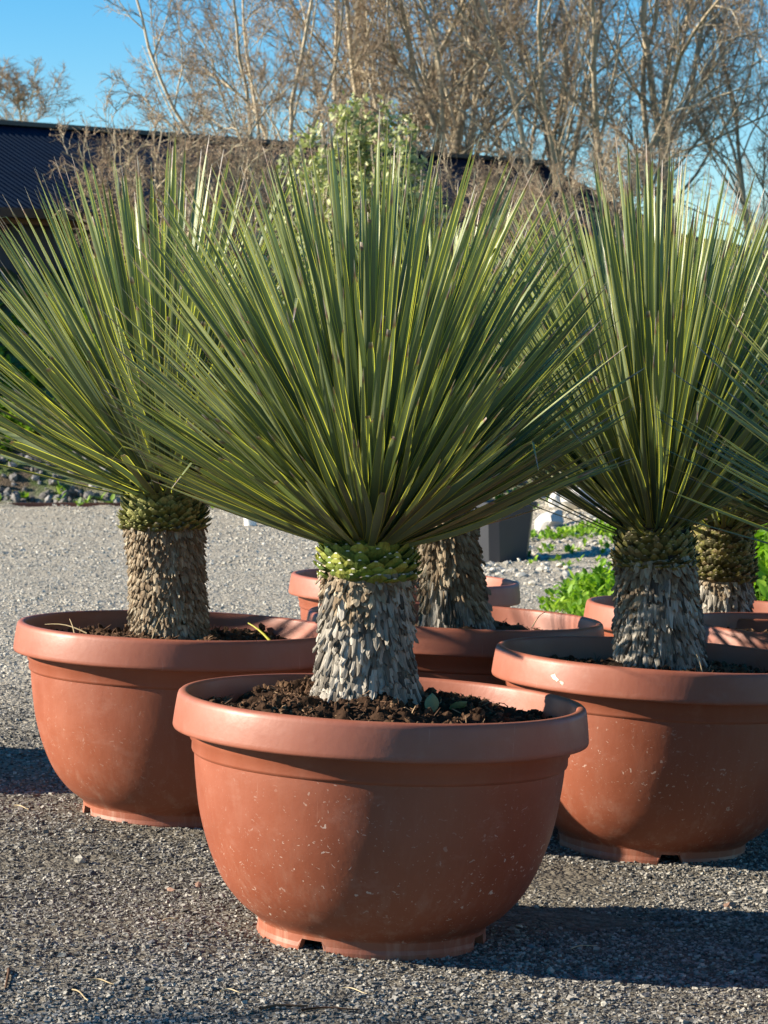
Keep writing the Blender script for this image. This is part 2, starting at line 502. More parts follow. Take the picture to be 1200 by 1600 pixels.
M['red_board'] = mat_metal('red_brown_edging', (.14, .05, .03), .8)
M['fallen'] = mat_foliage('fallen_leaf', [(0, (.13, .20, .10)), (1, (.18, .25, .14))], .15)

# ------------------------------------------------------------------ terrain
def px(x, y_, D):                                    # a photograph pixel at distance D as a point in the yard
    return ((x - 600) / FPX * D, D, CAM_H - (y_ - HORIZON) / FPX * D)


def gh(x, y):
    x = np.asarray(x, float); y = np.asarray(y, float)
    h = -.047 * 3.0 * np.tanh(x / 3.0) * (1 - .8 * sstep(11, 24, y)) - .055 * sstep(8.2, 9.9, y)
    edge = 27.6 - 1.5 * sstep(1, 5, x)
    t = y - edge
    h = h + .45 * sstep(0, .9, t) + 2.45 * sstep(1.5, 8.5, t)
    h = h + (.30 + .22 * fbm(x * 1.1, y * .7, seed=31)) * sstep(.6, 2.6, x) * sstep(15, 25, y)
    h = h + fbm(x * .9, y * .9, seed=11) * .35 * sstep(.4, 3, t)
    return h


def gd(x, y):                                        # with the fine relief
    h = gh(x, y)
    near = 1 - sstep(26, 28, y)
    return h + near * (fbm(x * 1.7, y * 1.7, seed=3, oct=3) * .012 + fbm(x * .7 + 3, y * 3.2, seed=13, oct=2) * .016 + fbm(x * 9, y * 9, seed=5, oct=5) * .009) + (1 - near) * fbm(x * 3, y * 3, seed=8) * .12


def axis(parts):
    a = [np.arange(s, e, st) for s, e, st in parts]
    return np.concatenate(a + [[parts[-1][1]]])


xs = axis([(-400, -40, 60), (-40, -8, 4), (-8, -3, .25), (-3, -1.8, .08), (-1.8, 1.8, .022), (1.8, 3, .08), (3, 8, .25), (8, 40, 4), (40, 400, 60)])
ys = axis([(-60, 0, 12), (0, 4.2, .4), (4.2, 8.2, .022), (8.2, 13, .06), (13, 27, .2), (27, 38, .16), (38, 60, 2), (60, 700, 80)])
GX, GY = np.meshgrid(xs, ys)
GZ = gd(GX, GY)
nx, ny = len(xs), len(ys)
idx = (np.arange(ny - 1)[:, None] * nx + np.arange(nx - 1)[None]).ravel()
F = np.stack([idx, idx + 1, idx + 1 + nx, idx + nx], 1)
g = link('ground', mesh_np('ground', np.stack([GX.ravel(), GY.ravel(), GZ.ravel()], 1), F, M['ground'], True))
tag(g, kind='structure')

# loose gravel: real chips of stone over the visible yard
def gravel():
    acc = Acc()
    temps = [rock_template(s, 1, .2, .62) for s in range(6)]
    # simple 8-vertex chips for the small ones
    def chip(seed):
        r = np.random.default_rng(seed)
        V = np.array([[x, y, z] for z in (-1, 1) for y in (-1, 1) for x in (-1, 1)], float) * [1, .8, .55]
        V = V * r.uniform(.55, 1.1, size=V.shape) + r.normal(scale=.10, size=V.shape)
        F = np.array([[0, 2, 3, 1], [4, 5, 7, 6], [0, 1, 5, 4], [1, 3, 7, 5], [3, 2, 6, 7], [2, 0, 4, 6]])
        return V, F
    chips = [chip(100 + k) for k in range(10)]
    def place(n, y0, y1, s0, s1, templ, yb=1.0, sink=.25, xmin=None):
        y = y0 + (y1 - y0) * rng.random(n) ** yb
        half = (620 / FPX) * y
        x = rng.uniform(-1, 1, n) * half
        keep = fbm(x * 2.2, y * 2.2, seed=21) + .55 > rng.random(n) * .9
        if xmin is not None: keep &= x > xmin + .35 * fbm(x * 2, y * 2, seed=77)
        x, y = x[keep], y[keep]
        m = len(x); s = s0 + (s1 - s0) * rng.random(m) ** 2.6
        z = gd(x, y) + s * (.35 - sink * rng.random(m))
        P = np.stack([x, y, z], 1)
        tilt = rand_rot(m)
        Rm = rotz(rng.uniform(0, 2 * PI, m))
        a = rng.normal(scale=.35, size=m); c_, s_ = np.cos(a), np.sin(a)
        T = np.zeros((m, 3, 3)); T[:, 0, 0] = 1; T[:, 1, 1] = c_; T[:, 1, 2] = -s_; T[:, 2, 1] = s_; T[:, 2, 2] = c_
        Rm = Rm @ T
        S = s[:, None] * rng.uniform(.7, 1.25, size=(m, 3))
        k = rng.integers(0, len(templ), m)
        for i, (V, F) in enumerate(templ):
            q = k == i
            if q.any():
                v, f, _ = scatter(V, F, P[q], Rm[q], S[q]); acc.add(v, f)
    place(110000, 4.4, 7.0, .0014, .0056, chips)
    place(1200, 4.4, 7.0, .004, .009, chips)
    place(50000, 7.0, 10.5, .0022, .0070, chips)
    place(900, 4.45, 9.0, .0045, .011, temps)
    o = link('gravel', acc.mesh('gravel', M['stone'], False))
    tag(o, 'grey and buff gravel chips lying loose around the bowls', 'gravel', kind='stuff')
    acc = Acc()
    place(50000, 10.5, 18, .0035, .009, chips)
    place(26000, 18, 27.5, .005, .014, chips)
    
    place(160, 12, 24, .012, .028, temps)
    place(9000, 17, 27, .012, .05, temps, 1.0, .4, .75)
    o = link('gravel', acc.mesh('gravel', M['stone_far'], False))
    tag(o, 'pale dusty gravel spread over the far part of the yard', 'gravel', kind='stuff')
gravel()


# ------------------------------------------------------------------ corrugated shed behind the bank
def shed():
    base = Vector((-5.93, 40.0, 0)); ax = Vector((.785, .62, 0)).normalized(); up = Vector((-ax.y, ax.x, 0))
    zr, ze, wd = 5.29, 3.68, 4.0
    root = empty('corrugated_shed', base)
    tag(root, 'long dark shed with navy corrugated metal roof behind the bank', 'shed')
    t0, t1, pitch = -9.0, 11.2, .11
    n = int((t1 - t0) / pitch * 4)
    t = np.linspace(t0, t1, n); wv = .014 * np.sin(t / pitch * 2 * PI)
    A = np.array(ax); U = np.array(up)
    def sheet(o0, z0, o1, z1, nrm, name, mat):
        a = t[:, None] * A - o0 * U + np.array([0, 0, z0]) + wv[:, None] * nrm
        b_ = t[:, None] * A - o1 * U + np.array([0, 0, z1]) + wv[:, None] * nrm
        V = np.concatenate([a, b_]); i = np.arange(n - 1)
        link(name, mesh_np(name, V, np.stack([i, i + 1, i + 1 + n, i + n], 1), mat, True), root)
    nr = np.array([U[0] * -.38, U[1] * -.38, .92])
    sheet(0, zr, wd, ze, nr, 'roof_panel', M['roof'])
    nb = np.array([U[0] * .38, U[1] * .38, .92])
    sheet(0, zr, -wd, ze, nb, 'roof_panel', M['roof'])
    sheet(wd - .35, ze - .05, wd - .35, 1.2, -U, 'wall', M['wall'])
    sheet(-wd + .35, ze - .05, -wd + .35, 1.2, U, 'wall', M['wall'])
    def bar(name, o0, o1, z0, z1, mat, e0=t0, e1=t1):
        V = np.array([tt * A - oo * U + np.array([0, 0, zz]) for tt in (e0, e1) for zz in (z0, z1) for oo in (o0, o1)])
        F = np.array([[0, 1, 3, 2], [4, 6, 7, 5], [0, 4, 5, 1], [2, 3, 7, 6], [0, 2, 6, 4], [1, 5, 7, 3]])
        link(name, mesh_np(name, V, F, mat, False), root)
    bar('ridge_cap', -.16, .16, zr - .02, zr + .05, M['gutter'])
    bar('gutter', wd - .02, wd + .13, ze - .12, ze + .01, M['gutter'])
    bar('fascia', wd - .30, wd - .05, ze - .20, ze - .121, M['brown'])
    for e in (t0, t1):
        V = np.array([e * A + oo * U + np.array([0, 0, zz]) for oo, zz in ((-wd + .36, 1.2), (wd - .36, 1.2), (wd - .36, ze + .05), (0, zr - .06), (-wd + .36, ze + .05))])
        link('gable_wall', mesh_np('gable', V, np.array([[0, 1, 2, 3, 4]]), M['wall'], False), root)
shed()


# ------------------------------------------------------------------ bare trees
def tube(pts, rad, sides=5):
    pts = np.asarray(pts, float); rad = np.asarray(rad, float); n = len(pts)
    d = np.gradient(pts, axis=0); d /= np.linalg.norm(d, axis=1)[:, None] + 1e-9
    ref = np.array([.31, .93, .2]) if abs(d[0, 2]) > .8 else np.array([0, 0, 1.])
    a = np.cross(d, ref); a /= np.linalg.norm(a, axis=1)[:, None] + 1e-9
    b = np.cross(d, a)
    th = np.arange(sides) / sides * 2 * PI
    V = pts[:, None] + rad[:, None, None] * (a[:, None] * np.cos(th)[None, :, None] + b[:, None] * np.sin(th)[None, :, None])
    i = (np.arange(n - 1)[:, None] * sides + np.arange(sides)[None]); j = (np.arange(n - 1)[:, None] * sides + (np.arange(sides)[None] + 1) % sides)
    F = np.stack([i, j, j + sides, i + sides], -1).reshape(-1, 4)
    return V.reshape(-1, 3), F


def tree_meshes(seed, height=9, stems=4, spread=.35, lvl=4, gnarl=.10, nchild=(9, 9, 8, 5), twig_r=.006, bud_s=.014, bud_p=.35, cut=99, r0=.075, smin=.16):
    r = np.random.default_rng(seed)
    T = [Acc(), Acc(), Acc()]; buds = []
    def grow(p, d, L, rad, level):
        ns = max(4, int(7 - level)) if level else 12
        pts = [p]; dirs = [d]
        for k in range(ns):
            d = d + r.normal(scale=gnarl * (1 + .12 * level), size=3) + np.array([0, 0, .05 if level < 3 else .02])
            d = d / np.linalg.norm(d); pts.append(pts[-1] + d * L / ns); dirs.append(d)
        rads = rad * (1 - np.linspace(0, 1, ns + 1) * (.72 if level < lvl else .6))
        v, f = tube(pts, rads, (6, 5, 4, 3, 3)[min(level, 4)])
        T[0 if level == 0 else 1 if level < 3 else 2].add(v, f)
        if level >= lvl:
            if r.random() < bud_p: buds.append(pts[-1])
            if r.random() < bud_p: buds.append(pts[len(pts) // 2])
            return
        nc = nchild[level]
        for c in range(nc):
            s = (smin if level == 0 else .12) + (1 - (smin if level == 0 else .16)) * (c + r.random() * .8) / nc
            s = min(s, .98); k = min(int(s * ns), ns - 1); q = pts[k] + (pts[k + 1] - pts[k]) * (s * ns - k)
            dd = dirs[k]
            side = np.cross(dd, r.normal(size=3)); side /= np.linalg.norm(side)
            ang = r.uniform(.35, .95)
            nd_ = dd * math.cos(ang) + side * math.sin(ang)
            L2 = L * (1 - .62 * s) * r.uniform(.38, .62)
            if level >= 1: L2 = L * r.uniform(.3, .55) * (1 - .4 * s)
            grow(q, nd_ / np.linalg.norm(nd_), max(L2, .18), max(rads[k] * r.uniform(.38, .6), twig_r * (.8 if level + 1 >= lvl else 1.3)), level + 1)
    for k in range(stems):
        a = 2 * PI * (k + r.random() * .7) / stems
        sp = spread * r.uniform(.3, 1.2)
        d = np.array([math.cos(a) * sp, math.sin(a) * sp, 1]); d /= np.linalg.norm(d)
        grow(np.array([math.cos(a) * .15, math.sin(a) * .15, -.2]), d, height * r.uniform(.75, 1.05), r0 * r.uniform(.7, 1.1), 0)
    tv = np.array([[0, 0, 1.], [.6, 0, 0], [-.3, .5, 0], [-.3, -.5, 0], [0, 0, -.8]]); tf = np.array([[0, 1, 2], [0, 2, 3], [0, 3, 1], [4, 2, 1], [4, 3, 2], [4, 1, 3]])
    P = np.array(buds); n = len(P)
    bv, bf, _ = scatter(tv, tf, P, rand_rot(n, r), (bud_s * r.uniform(.5, 1.3, n))[:, None] * np.ones(3))
    out = [('trunk', T[0].mesh('trunk', M['bark'])), ('branches', T[1].mesh('branches', M['bark'])), ('twigs', T[2].mesh('twigs', M['twig']))]
    out.append(('buds', mesh_np('buds', bv, bf, M['bud'], False)))
    return out


def put_tree(name, meshes, loc, rz, s, label, cat, group=None):
    root = empty(name, loc, (0, 0, rz)); root.scale = s if isinstance(s, tuple) else (s, s, s)
    tag(root, label, cat, group)
    for nm, me in meshes:
        o = link(nm, me, root)
        if nm in ('twigs', 'buds'): o['kind'] = 'stuff'
    return root


TA = tree_meshes(1, 9.5, 5, .26, 4, .09, (12, 8, 6, 4), r0=.058)
TB = tree_meshes(2, 9.0, 6, .42, 4, .11, (10, 7, 6, 3), r0=.085)
TC = tree_meshes(3, 8.5, 4, .30, 4, .12, (11, 8, 6, 3), r0=.095)
TR = tree_meshes(4, 8.4, 1, .05, 4, .08, (16, 8, 6, 4), smin=.72, twig_r=.008)
TG = 'bare trees beyond the shed'
def zat(x, y): return float(gh(x, y))
def tree_at(pxx, D, var, rz, s, label, name='bare_tree', group=TG):
    x = (pxx - 600) / FPX * D
    put_tree(name, var, (x, D, zat(x, D) - .1), rz, s, label, 'tree', group)
tree_at(425, 46, TA, 2.6, .92, 'bare multi-stemmed tree, leftmost of the big ones, against open sky')
tree_at(560, 50, TB, 1.1, 1.05, 'bare twiggy tree rising straight behind the pale-leaved shrub')
tree_at(700, 47, TC, 2.0, 1.1, 'bare tree just right of the pale-leaved shrub, densest twigs')
tree_at(815, 51, TA, 3.1, .95, 'bare pale-barked tree between the front plant and right plant')
tree_at(905, 46, TB, 4.0, 1.0, 'bare tree with thick pale trunk at the right end of the roof')
tree_at(1035, 48, TC, 5.2, 1.05, 'bare leaning tree above the right-hand plant, open sky behind')
tree_at(630, 53, TC, 4.4, 1.05, 'bare tree far behind the pale-leaved shrub, dense fine twigs')
tree_at(1190, 52, TA, 5.8, 1.0, 'bare tree cut by the right edge of the view')
tree_at(92, 60, TR, .7, (1.05, 1.05, .60), 'small distant bare tree above the left end of the roof')
tree_at(1210, 80, TC, .9, .75, 'faint distant bare tree low at the right edge')


# bare brushwood in front of the shed
BA = tree_meshes(11, 2.4, 7, .8, 3, .2, (9, 7, 5), .006, .016, .6, r0=.025)
BB = tree_meshes(12, 2.8, 8, .6, 3, .2, (9, 7, 5), .006, .016, .6, r0=.028)
BG = 'bare brown shrubs on the bank'
for i, (pxx, D, var, s, lab) in enumerate([
        (240, 34.8, BB, .95, 'bare brown shrub covering the roof corner above the left plant'),
        (330, 34, BA, .95, 'bare brown shrub behind the tips of the left plant'),
        (410, 35, BB, 1.0, 'bare brown shrub left of the pale-leaved shrub'),
        (700, 34, BA, .85, 'bare brown shrub right of the pale-leaved shrub'),
        (790, 35, BB, .66, 'tangled brown shrub behind the right side of the front plant'),
        (875, 34, BA, .66, 'bare brown shrub in the gap between front and right plants'),
        (960, 35.5, BB, .62, 'bare brown shrub hiding the right end of the shed roof'),
        (150, 30.0, BA, .42, 'low reddish bare shrub on the bank between the left blades')]):
    x = (pxx - 600) / FPX * D
    put_tree('bare_shrub', var, (x, D, zat(x, D)), i * 1.3, s, lab, 'shrub', BG)

# leaf templates
LQ_V = np.array([[0, 0, 0], [.28, .35, .04], [.2, .75, .03], [0, 1, -.05], [-.2, .75, .03], [-.28, .35, .04]])
LQ_F = np.array([[0, 1, 2, 3], [0, 3, 4, 5]])


def leaf_cloud(P, size, r, up=.3):
    n = len(P)
    Rm = rand_rot(n, r)
    S = (size * r.uniform(.6, 1.3, n))[:, None] * np.ones(3)
    return scatter(LQ_V, LQ_F, P, Rm, S)


def pale_shrub():
    D = 27.0; x = (568 - 600) / FPX * D; r = np.random.default_rng(5)
    root = empty('pale_leaved_shrub', (x, D, zat(x, D)))
    tag(root, 'tall shrub with pale yellow-green leaves behind the front plant', 'shrub')
    acc = Acc(); P = []
    for k in range(130):
        a = r.uniform(0, 2 * PI); rr = .95 * r.random() ** .7; top = 4.45 - 1.2 * (rr / .95) ** 2.5 - r.uniform(0, 1.3)
        e = np.array([math.cos(a) * rr, math.sin(a) * rr, top])
        s = np.array([e[0] * .15, e[1] * .15, 0])
        t = np.linspace(0, 1, 9)[:, None]
        pts = s + (e - s) * np.concatenate([t ** 1.6, t ** 1.6, t], 1) * 1.0 + np.concatenate([np.zeros((1, 3)), r.normal(scale=.03, size=(8, 3))]) + np.array([math.cos(a), math.sin(a), 0]) * .15 * np.sin(t * PI)
        v, f = tube(pts, np.linspace(.016, .004, 9), 4); acc.add(v, f)
        for q in range(15):
            tt = r.uniform(.35, 1.0); c = s + (e - s) * np.array([tt ** 1.6, tt ** 1.6, tt])
            dd = r.normal(size=3) * [1, 1, .6]; dd /= np.linalg.norm(dd); Lb = r.uniform(.1, .3)
            v, f = tube(np.array([c, c + dd * Lb * .5, c + dd * Lb + [0, 0, .05]]), [.005, .004, .003], 3); acc.add(v, f)
            m = int(20)
            P.append(c + dd * Lb * r.uniform(.2, 1.1, (m, 1)) + r.normal(scale=.035, size=(m, 3)))
    P = np.concatenate(P)
    v, f, _ = leaf_cloud(P, .070, r)
    link('stems', acc.mesh('stems', M['bark']), root)
    o = link('foliage', mesh_np('foliage', v, f, M['shrub_leaf'], True), root); o['kind'] = 'stuff'
pale_shrub()


def weeds(name, cx, cy, sx_, sy_, n, h, size, mat, label, cat, kind=None, seed=0, dens=None):
    r = np.random.default_rng(seed)
    X = cx + r.normal(size=n) * sx_; Y = cy + r.normal(size=n) * sy_
    if dens is not None:
        k = fbm(X * dens, Y * dens, seed=seed + 40) > .0; X, Y = X[k], Y[k]
    P = []; acc = Acc()
    V, F = [], []
    m = len(X)
    H = h * r.uniform(.3, 1, m) * np.exp(-.5 * (((X - cx) / (2.2 * sx_)) ** 2 + ((Y - cy) / (2.2 * sy_)) ** 2))
    Z = gh(X, Y)
    k = 7
    a = r.uniform(0, 2 * PI, (m, k)); e = r.uniform(.1, 1.2, (m, k))
    d = np.stack([np.cos(a) * np.cos(e), np.sin(a) * np.cos(e), np.sin(e)], -1)
    nrm = np.stack([-np.cos(a) * np.sin(e), -np.sin(a) * np.sin(e), np.cos(e)], -1)
    xx = np.cross(d, nrm)
    Rm = np.stack([xx, d, nrm], -1).reshape(-1, 3, 3)
    base = np.stack([X, Y, Z], 1)[:, None] + np.stack([np.zeros((m, k)), np.zeros((m, k)), H[:, None] * r.uniform(.2, 1, (m, k))], -1)
    S = (size * r.uniform(.6, 1.3, m * k))[:, None] * np.ones(3)
    v, f, _ = scatter(LQ_V, LQ_F, base.reshape(-1, 3), Rm, S)
    if kind == 'stuff':
        o = link(name, mesh_np(name, v, f, mat, True)); tag(o, label, cat, kind='stuff'); return
    root = empty(name, (cx, cy, zat(cx, cy)))
    tag(root, label, cat)
    v = v - np.array([cx, cy, zat(cx, cy)])
    o = link('foliage', mesh_np('foliage', v, f, mat, True), root); o['kind'] = 'stuff'
    st = Acc()
    for i in range(0, m, 3):
        b0 = base[i, 0] * 0 + np.array([X[i] - cx, Y[i] - cy, Z[i] - zat(cx, cy)])
        vv, ff = tube(np.array([b0, b0 + [0, 0, H[i] * .5], b0 + [r.normal() * .02, 0, H[i]]]), [.004, .003, .002], 3); st.add(vv, ff)
    o = link('stems', st.mesh('stems', mat), root); o['kind'] = 'stuff'


x, y, z = px(925, 905, 14.6)
weeds('leafy_weed', x + .06, y, .12, .28, 420, .30, .058, M['bright_weed'], 'bright green weed clump on gravel behind the left rim of right pots', 'plant', seed=1)
x, y, z = px(1180, 900, 13.0)
weeds('leafy_weed', x + .12, y, .26, .45, 900, .78, .085, M['bright_weed'], 'lush bright green leafy clump at the right edge of the view', 'plant', seed=2)
weeds('ground_cover', -2.9, 31.4, 1.8, 1.3, 4200, .14, .10, M['weed'], 'low green weeds covering the bank behind the yard', 'weeds', 'stuff', seed=3, dens=1.1)
weeds('ground_cover', 2.6, 29.5, 2.4, 1.8, 2600, .14, .09, M['weed'], 'low green weeds on the bank on the right side', 'weeds', 'stuff', seed=4, dens=1.1)
weeds('mossy_weeds', 1.75, 21.5, .55, 1.5, 900, .06, .05, M['bright_weed'], 'small bright weeds scattered over the gravel by the black tub', 'weeds', 'stuff', seed=6, dens=2)


# rubble and boulders
def rubble():
    acc = Acc(); n = 3600
    temps = [rock_template(60 + s, 1, .3, .8) for s in range(5)]
    X = rng.uniform(-6, 6, n); E = 27.6 - 1.5 * sstep(1, 5, X); Y = E + rng.random(n) ** 1.2 * 2.4 + .05
    s = .02 + .06 * rng.random(n) ** 3
    P = np.stack([X, Y, gd(X, Y) + s * .2], 1); Rm = rand_rot(n); S = s[:, None] * rng.uniform(.7, 1.3, (n, 3)); k = rng.integers(0, 5, n)
    for i, (V, F) in enumerate(temps):
        v, f, _ = scatter(V, F, P[k == i], Rm[k == i], S[k == i]); acc.add(v, f)
    o = link('rubble', acc.mesh('rubble', M['rubble'], False)); tag(o, 'dark stony rubble along the foot of the bank', 'rubble', kind='stuff')
rubble()


def rock(name, loc, s, seed, mat, label, cat='stone', group=None, rz=0, sub=2):
    V, F = rock_template(seed, sub, .35, 1.0)
    o = link(name, mesh_np(name, V * np.array(s), F, mat, False)); o.location = loc; o.rotation_euler = (0, 0, rz)
    tag(o, label, cat, group)
    return o


BGp = 'boulders on the bank'
for i, (a, b_, D, s, lab) in enumerate([
        (862, 790, 22.5, (.15, .14, .17), 'white lichened boulder beside the black tub'),
        (905, 778, 23.6, (.22, .17, .13), 'flat tan boulder right of the white boulder'),
        (948, 760, 24.4, (.20, .16, .20), 'pale boulder partly behind the left blades of right plant'),
        (878, 762, 24.6, (.16, .14, .14), 'small pale boulder above the flat tan boulder'),
        (82, 625, 31.0, (.13, .12, .09), 'whitish rock on the bank behind the left plant'),
        (66, 700, 29.2, (.16, .12, .10), 'grey rock low on the bank at the left edge')]):
    x, y, z = px(a, b_, D)
    rock('boulder', (x, y, float(gh(x, y)) + s[2] * .35), s, 200 + i, M['boulder'], lab, 'boulder', BGp, i)

# edging board at the foot of the bank
V = np.array([[x_, y_, z_] for x_ in (-7.0, 1.0) for z_ in (-.06, .035) for y_ in (27.42, 27.46)]); V[:, 2] += gh(V[:, 0], V[:, 1])
o = link('edging_board', mesh_np('edging_board', V, np.array([[0, 1, 3, 2], [4, 6, 7, 5], [0, 4, 5, 1], [2, 3, 7, 6], [0, 2, 6, 4], [1, 5, 7, 3]]), M['red_board'], False))
tag(o, 'low red-brown edging board along the foot of the left bank', 'edging')


# square black tub with folded corners and lip
def tub():
    x, y, z = px(780, 862, 19.2); D = 19.2
    root = empty('black_tub', (x, y, float(gh(x, y)) + .0), (0, 0, R(33)))
    tag(root, 'black square nursery tub on gravel behind the middle plant', 'plant tub')
    def sq(h, z, ch=.05):
        c = h - ch
        return [(-c, -h, z), (c, -h, z), (h, -c, z), (h, c, z), (c, h, z), (-c, h, z), (-h, c, z), (-h, -c, z)]
    rings = [sq(.15, .0), sq(.155, .0), sq(.185, .41), sq(.205, .412), sq(.205, .45), sq(.185, .452), (sq(.178, .40)), sq(.172, .36)]
    V = np.array([p for r_ in rings for p in r_]); F = []
    for k in range(len(rings) - 1):
        for i in range(8): j = (i + 1) % 8; F.append([k * 8 + i, k * 8 + j, k * 8 + 8 + j, k * 8 + 8 + i])
    link('tub_body', mesh_np('tub_body', V, np.array(F), M['black_plastic'], False), root)
    # feet
    for sx_ in (-1, 1):
        for sy_ in (-1, 1):
            V = np.array([[sx_ * .11 + a * .03, sy_ * .11 + b * .03, c] for c in (-.03, .0) for b in (-1, 1) for a in (-1, 1)])
            link('foot', mesh_np('foot', V, np.array([[0, 2, 3, 1], [4, 5, 7, 6], [0, 1, 5, 4], [1, 3, 7, 5], [3, 2, 6, 7], [2, 0, 4, 6]]), M['black_plastic'], False), root)
    so = link('soil_fill', mesh_np('soil_fill', np.array(sq(.174, .38)), np.array([list(range(8))]), M['soil'], False), root)
    root.scale = (1.12, 1.12, .98)
tub()


# ------------------------------------------------------------------ terracotta bowls
PROFILE = [  # r, z, v      outside, bottom to top, over the rim and down the inside
    (.2505, .030, .07), (.2545, .036, .09), (.264, .044, .10), (.295, .068, .13), (.330, .110, .19), (.356, .160, .25), (.376, .215, .31), (.389, .265, .36),
    (.397, .315, .40), (.4025, .36, .44), (.4045, .386, .46)]
NECK = [(.4045, .386, .46), (.409, .390, .465), (.4105, .394, .47), (.4105, .412, .475), (.4145, .416, .48), (.4155, .444, .49)]
RIM = [(.4155, .444, .52), (.4480, .4395, .53), (.4520, .4405, .54), (.4535, .445, .55), (.4530, .452, .56), (.4500, .480, .6), (.4462, .507, .66), (.4440, .5145, .68), (.4395, .5185, .70), (.4330, .5198, .72), (.4270, .5190, .74),
       (.4235, .5160, .75), (.4222, .511, .76), (.4195, .495, .8), (.416, .455, .82), (.407, .40, .84), (.387, .34, .86), (.37, .33, .88)]


def lathe(prof, nseg=128, closed=True):
    p = np.array(prof); th = np.arange(nseg) / nseg * 2 * PI
    V = np.stack([p[:, 0][:, None] * np.cos(th), p[:, 0][:, None] * np.sin(th), np.repeat(p[:, 1][:, None], nseg, 1)], -1).reshape(-1, 3)
    uv = np.stack([np.tile(th / (2 * PI), (len(p), 1)), np.repeat(p[:, 2][:, None], nseg, 1)], -1).reshape(-1, 2)
    i = np.arange(len(p) - 1)[:, None] * nseg + np.arange(nseg)[None]; j = np.arange(len(p) - 1)[:, None] * nseg + (np.arange(nseg)[None] + 1) % nseg
    return V, np.stack([i, j, j + nseg, i + nseg], -1).reshape(-1, 4), uv


def smooth_profile(p, n=3):
    p = np.array(p); out = [p[0]]
    for i in range(len(p) - 1):
        a = p[max(i - 1, 0)]; b_ = p[i]; c = p[i + 1]; d = p[min(i + 2, len(p) - 1)]
        for k in range(1, n + 1):
            t = k / n
            out.append(.5 * ((2 * b_) + (-a + c) * t + (2 * a - 5 * b_ + 4 * c - d) * t * t + (-a + 3 * b_ - 3 * c + d) * t ** 3))
    return np.array(out)


def foot_mesh(notches, nw=.11):
    acc = Acc(); n = 160; th = np.arange(n) / n * 2 * PI
    solid = np.ones(n, bool)
    for a in notches:
        d = np.abs((th - a + PI) % (2 * PI) - PI); solid &= d > nw
    # ring cross-section; over the notches only the upper part continues
    full = [(.2535, .040, .08), (.2505, .030, .07), (.2495, .014, .03), (.2515, .005, .01), (.2515, -.006, 0), (.235, -.006, 0), (.228, .02, .02), (.228, .038, .05)]
    part = [(.2535, .040, .08), (.2505, .030, .07), (.2500, .024, .05), (.2500, .0235, .04), (.2500, .023, .03), (.235, .023, .0), (.228, .024, .02), (.228, .038, .05)]
    V = []; UV = []
    for i in range(n):
        for (r_, z_, v_) in (full if solid[i] else part):
            V.append((r_ * math.cos(th[i]), r_ * math.sin(th[i]), z_)); UV.append((th[i] / 2 / PI, v_))
    F = []
    k = 8
    for i in range(n):
        j = (i + 1) % n
        for q in range(k): F.append([i * k + q, i * k + (q + 1) % k, j * k + (q + 1) % k, j * k + q])
    return mesh_np('foot_ring', V, np.array(F)[:, ::-1], M['pot'], False, UV)


BODY_ME = None
def pot_meshes():
    v, f, uv = lathe(smooth_profile(PROFILE)); a = mesh_np('bowl_body', v, f, M['pot'], True, uv)
    v, f, uv = lathe(NECK); b_ = mesh_np('neck_band', v, f, M['pot'], True, uv)
    v, f, uv = lathe(RIM, 160); c = mesh_np('rim', v, f, M['pot'], True, uv)
    for m in (b_,):
        for p in m.polygons: p.use_smooth = True
    # floor disc
    th = np.arange(64) / 64 * 2 * PI
    d = mesh_np('bowl_floor', np.stack([.248 * np.cos(th), .248 * np.sin(th), np.full(64, .036)], 1), np.array([list(range(64))]), M['pot'], False, np.zeros((64, 2)))
    return a, b_, c, d
BODY, NECKM, RIMM, FLOORM = pot_meshes()


def make_pot(X, D, tilt, label, notches, rz=0., zoff=0, pitch=0., wear=.35):
    root = empty('terracotta_pot', (X, D, float(gh(X, D)) + zoff), (R(pitch), R(tilt), 0))
    tag(root, label, 'plant pot', 'wide terracotta bowls in the yard')
    rm = Matrix.Rotation(rz, 4, 'Z')
    bo = link('bowl_body', BODY, root, rm); bo['wear'] = wear; link('neck_band', NECKM, root, rm); link('rim', RIMM, root, rm); link('bowl_floor', FLOORM, root)
    link('foot_ring', foot_mesh(notches), root)
    return root


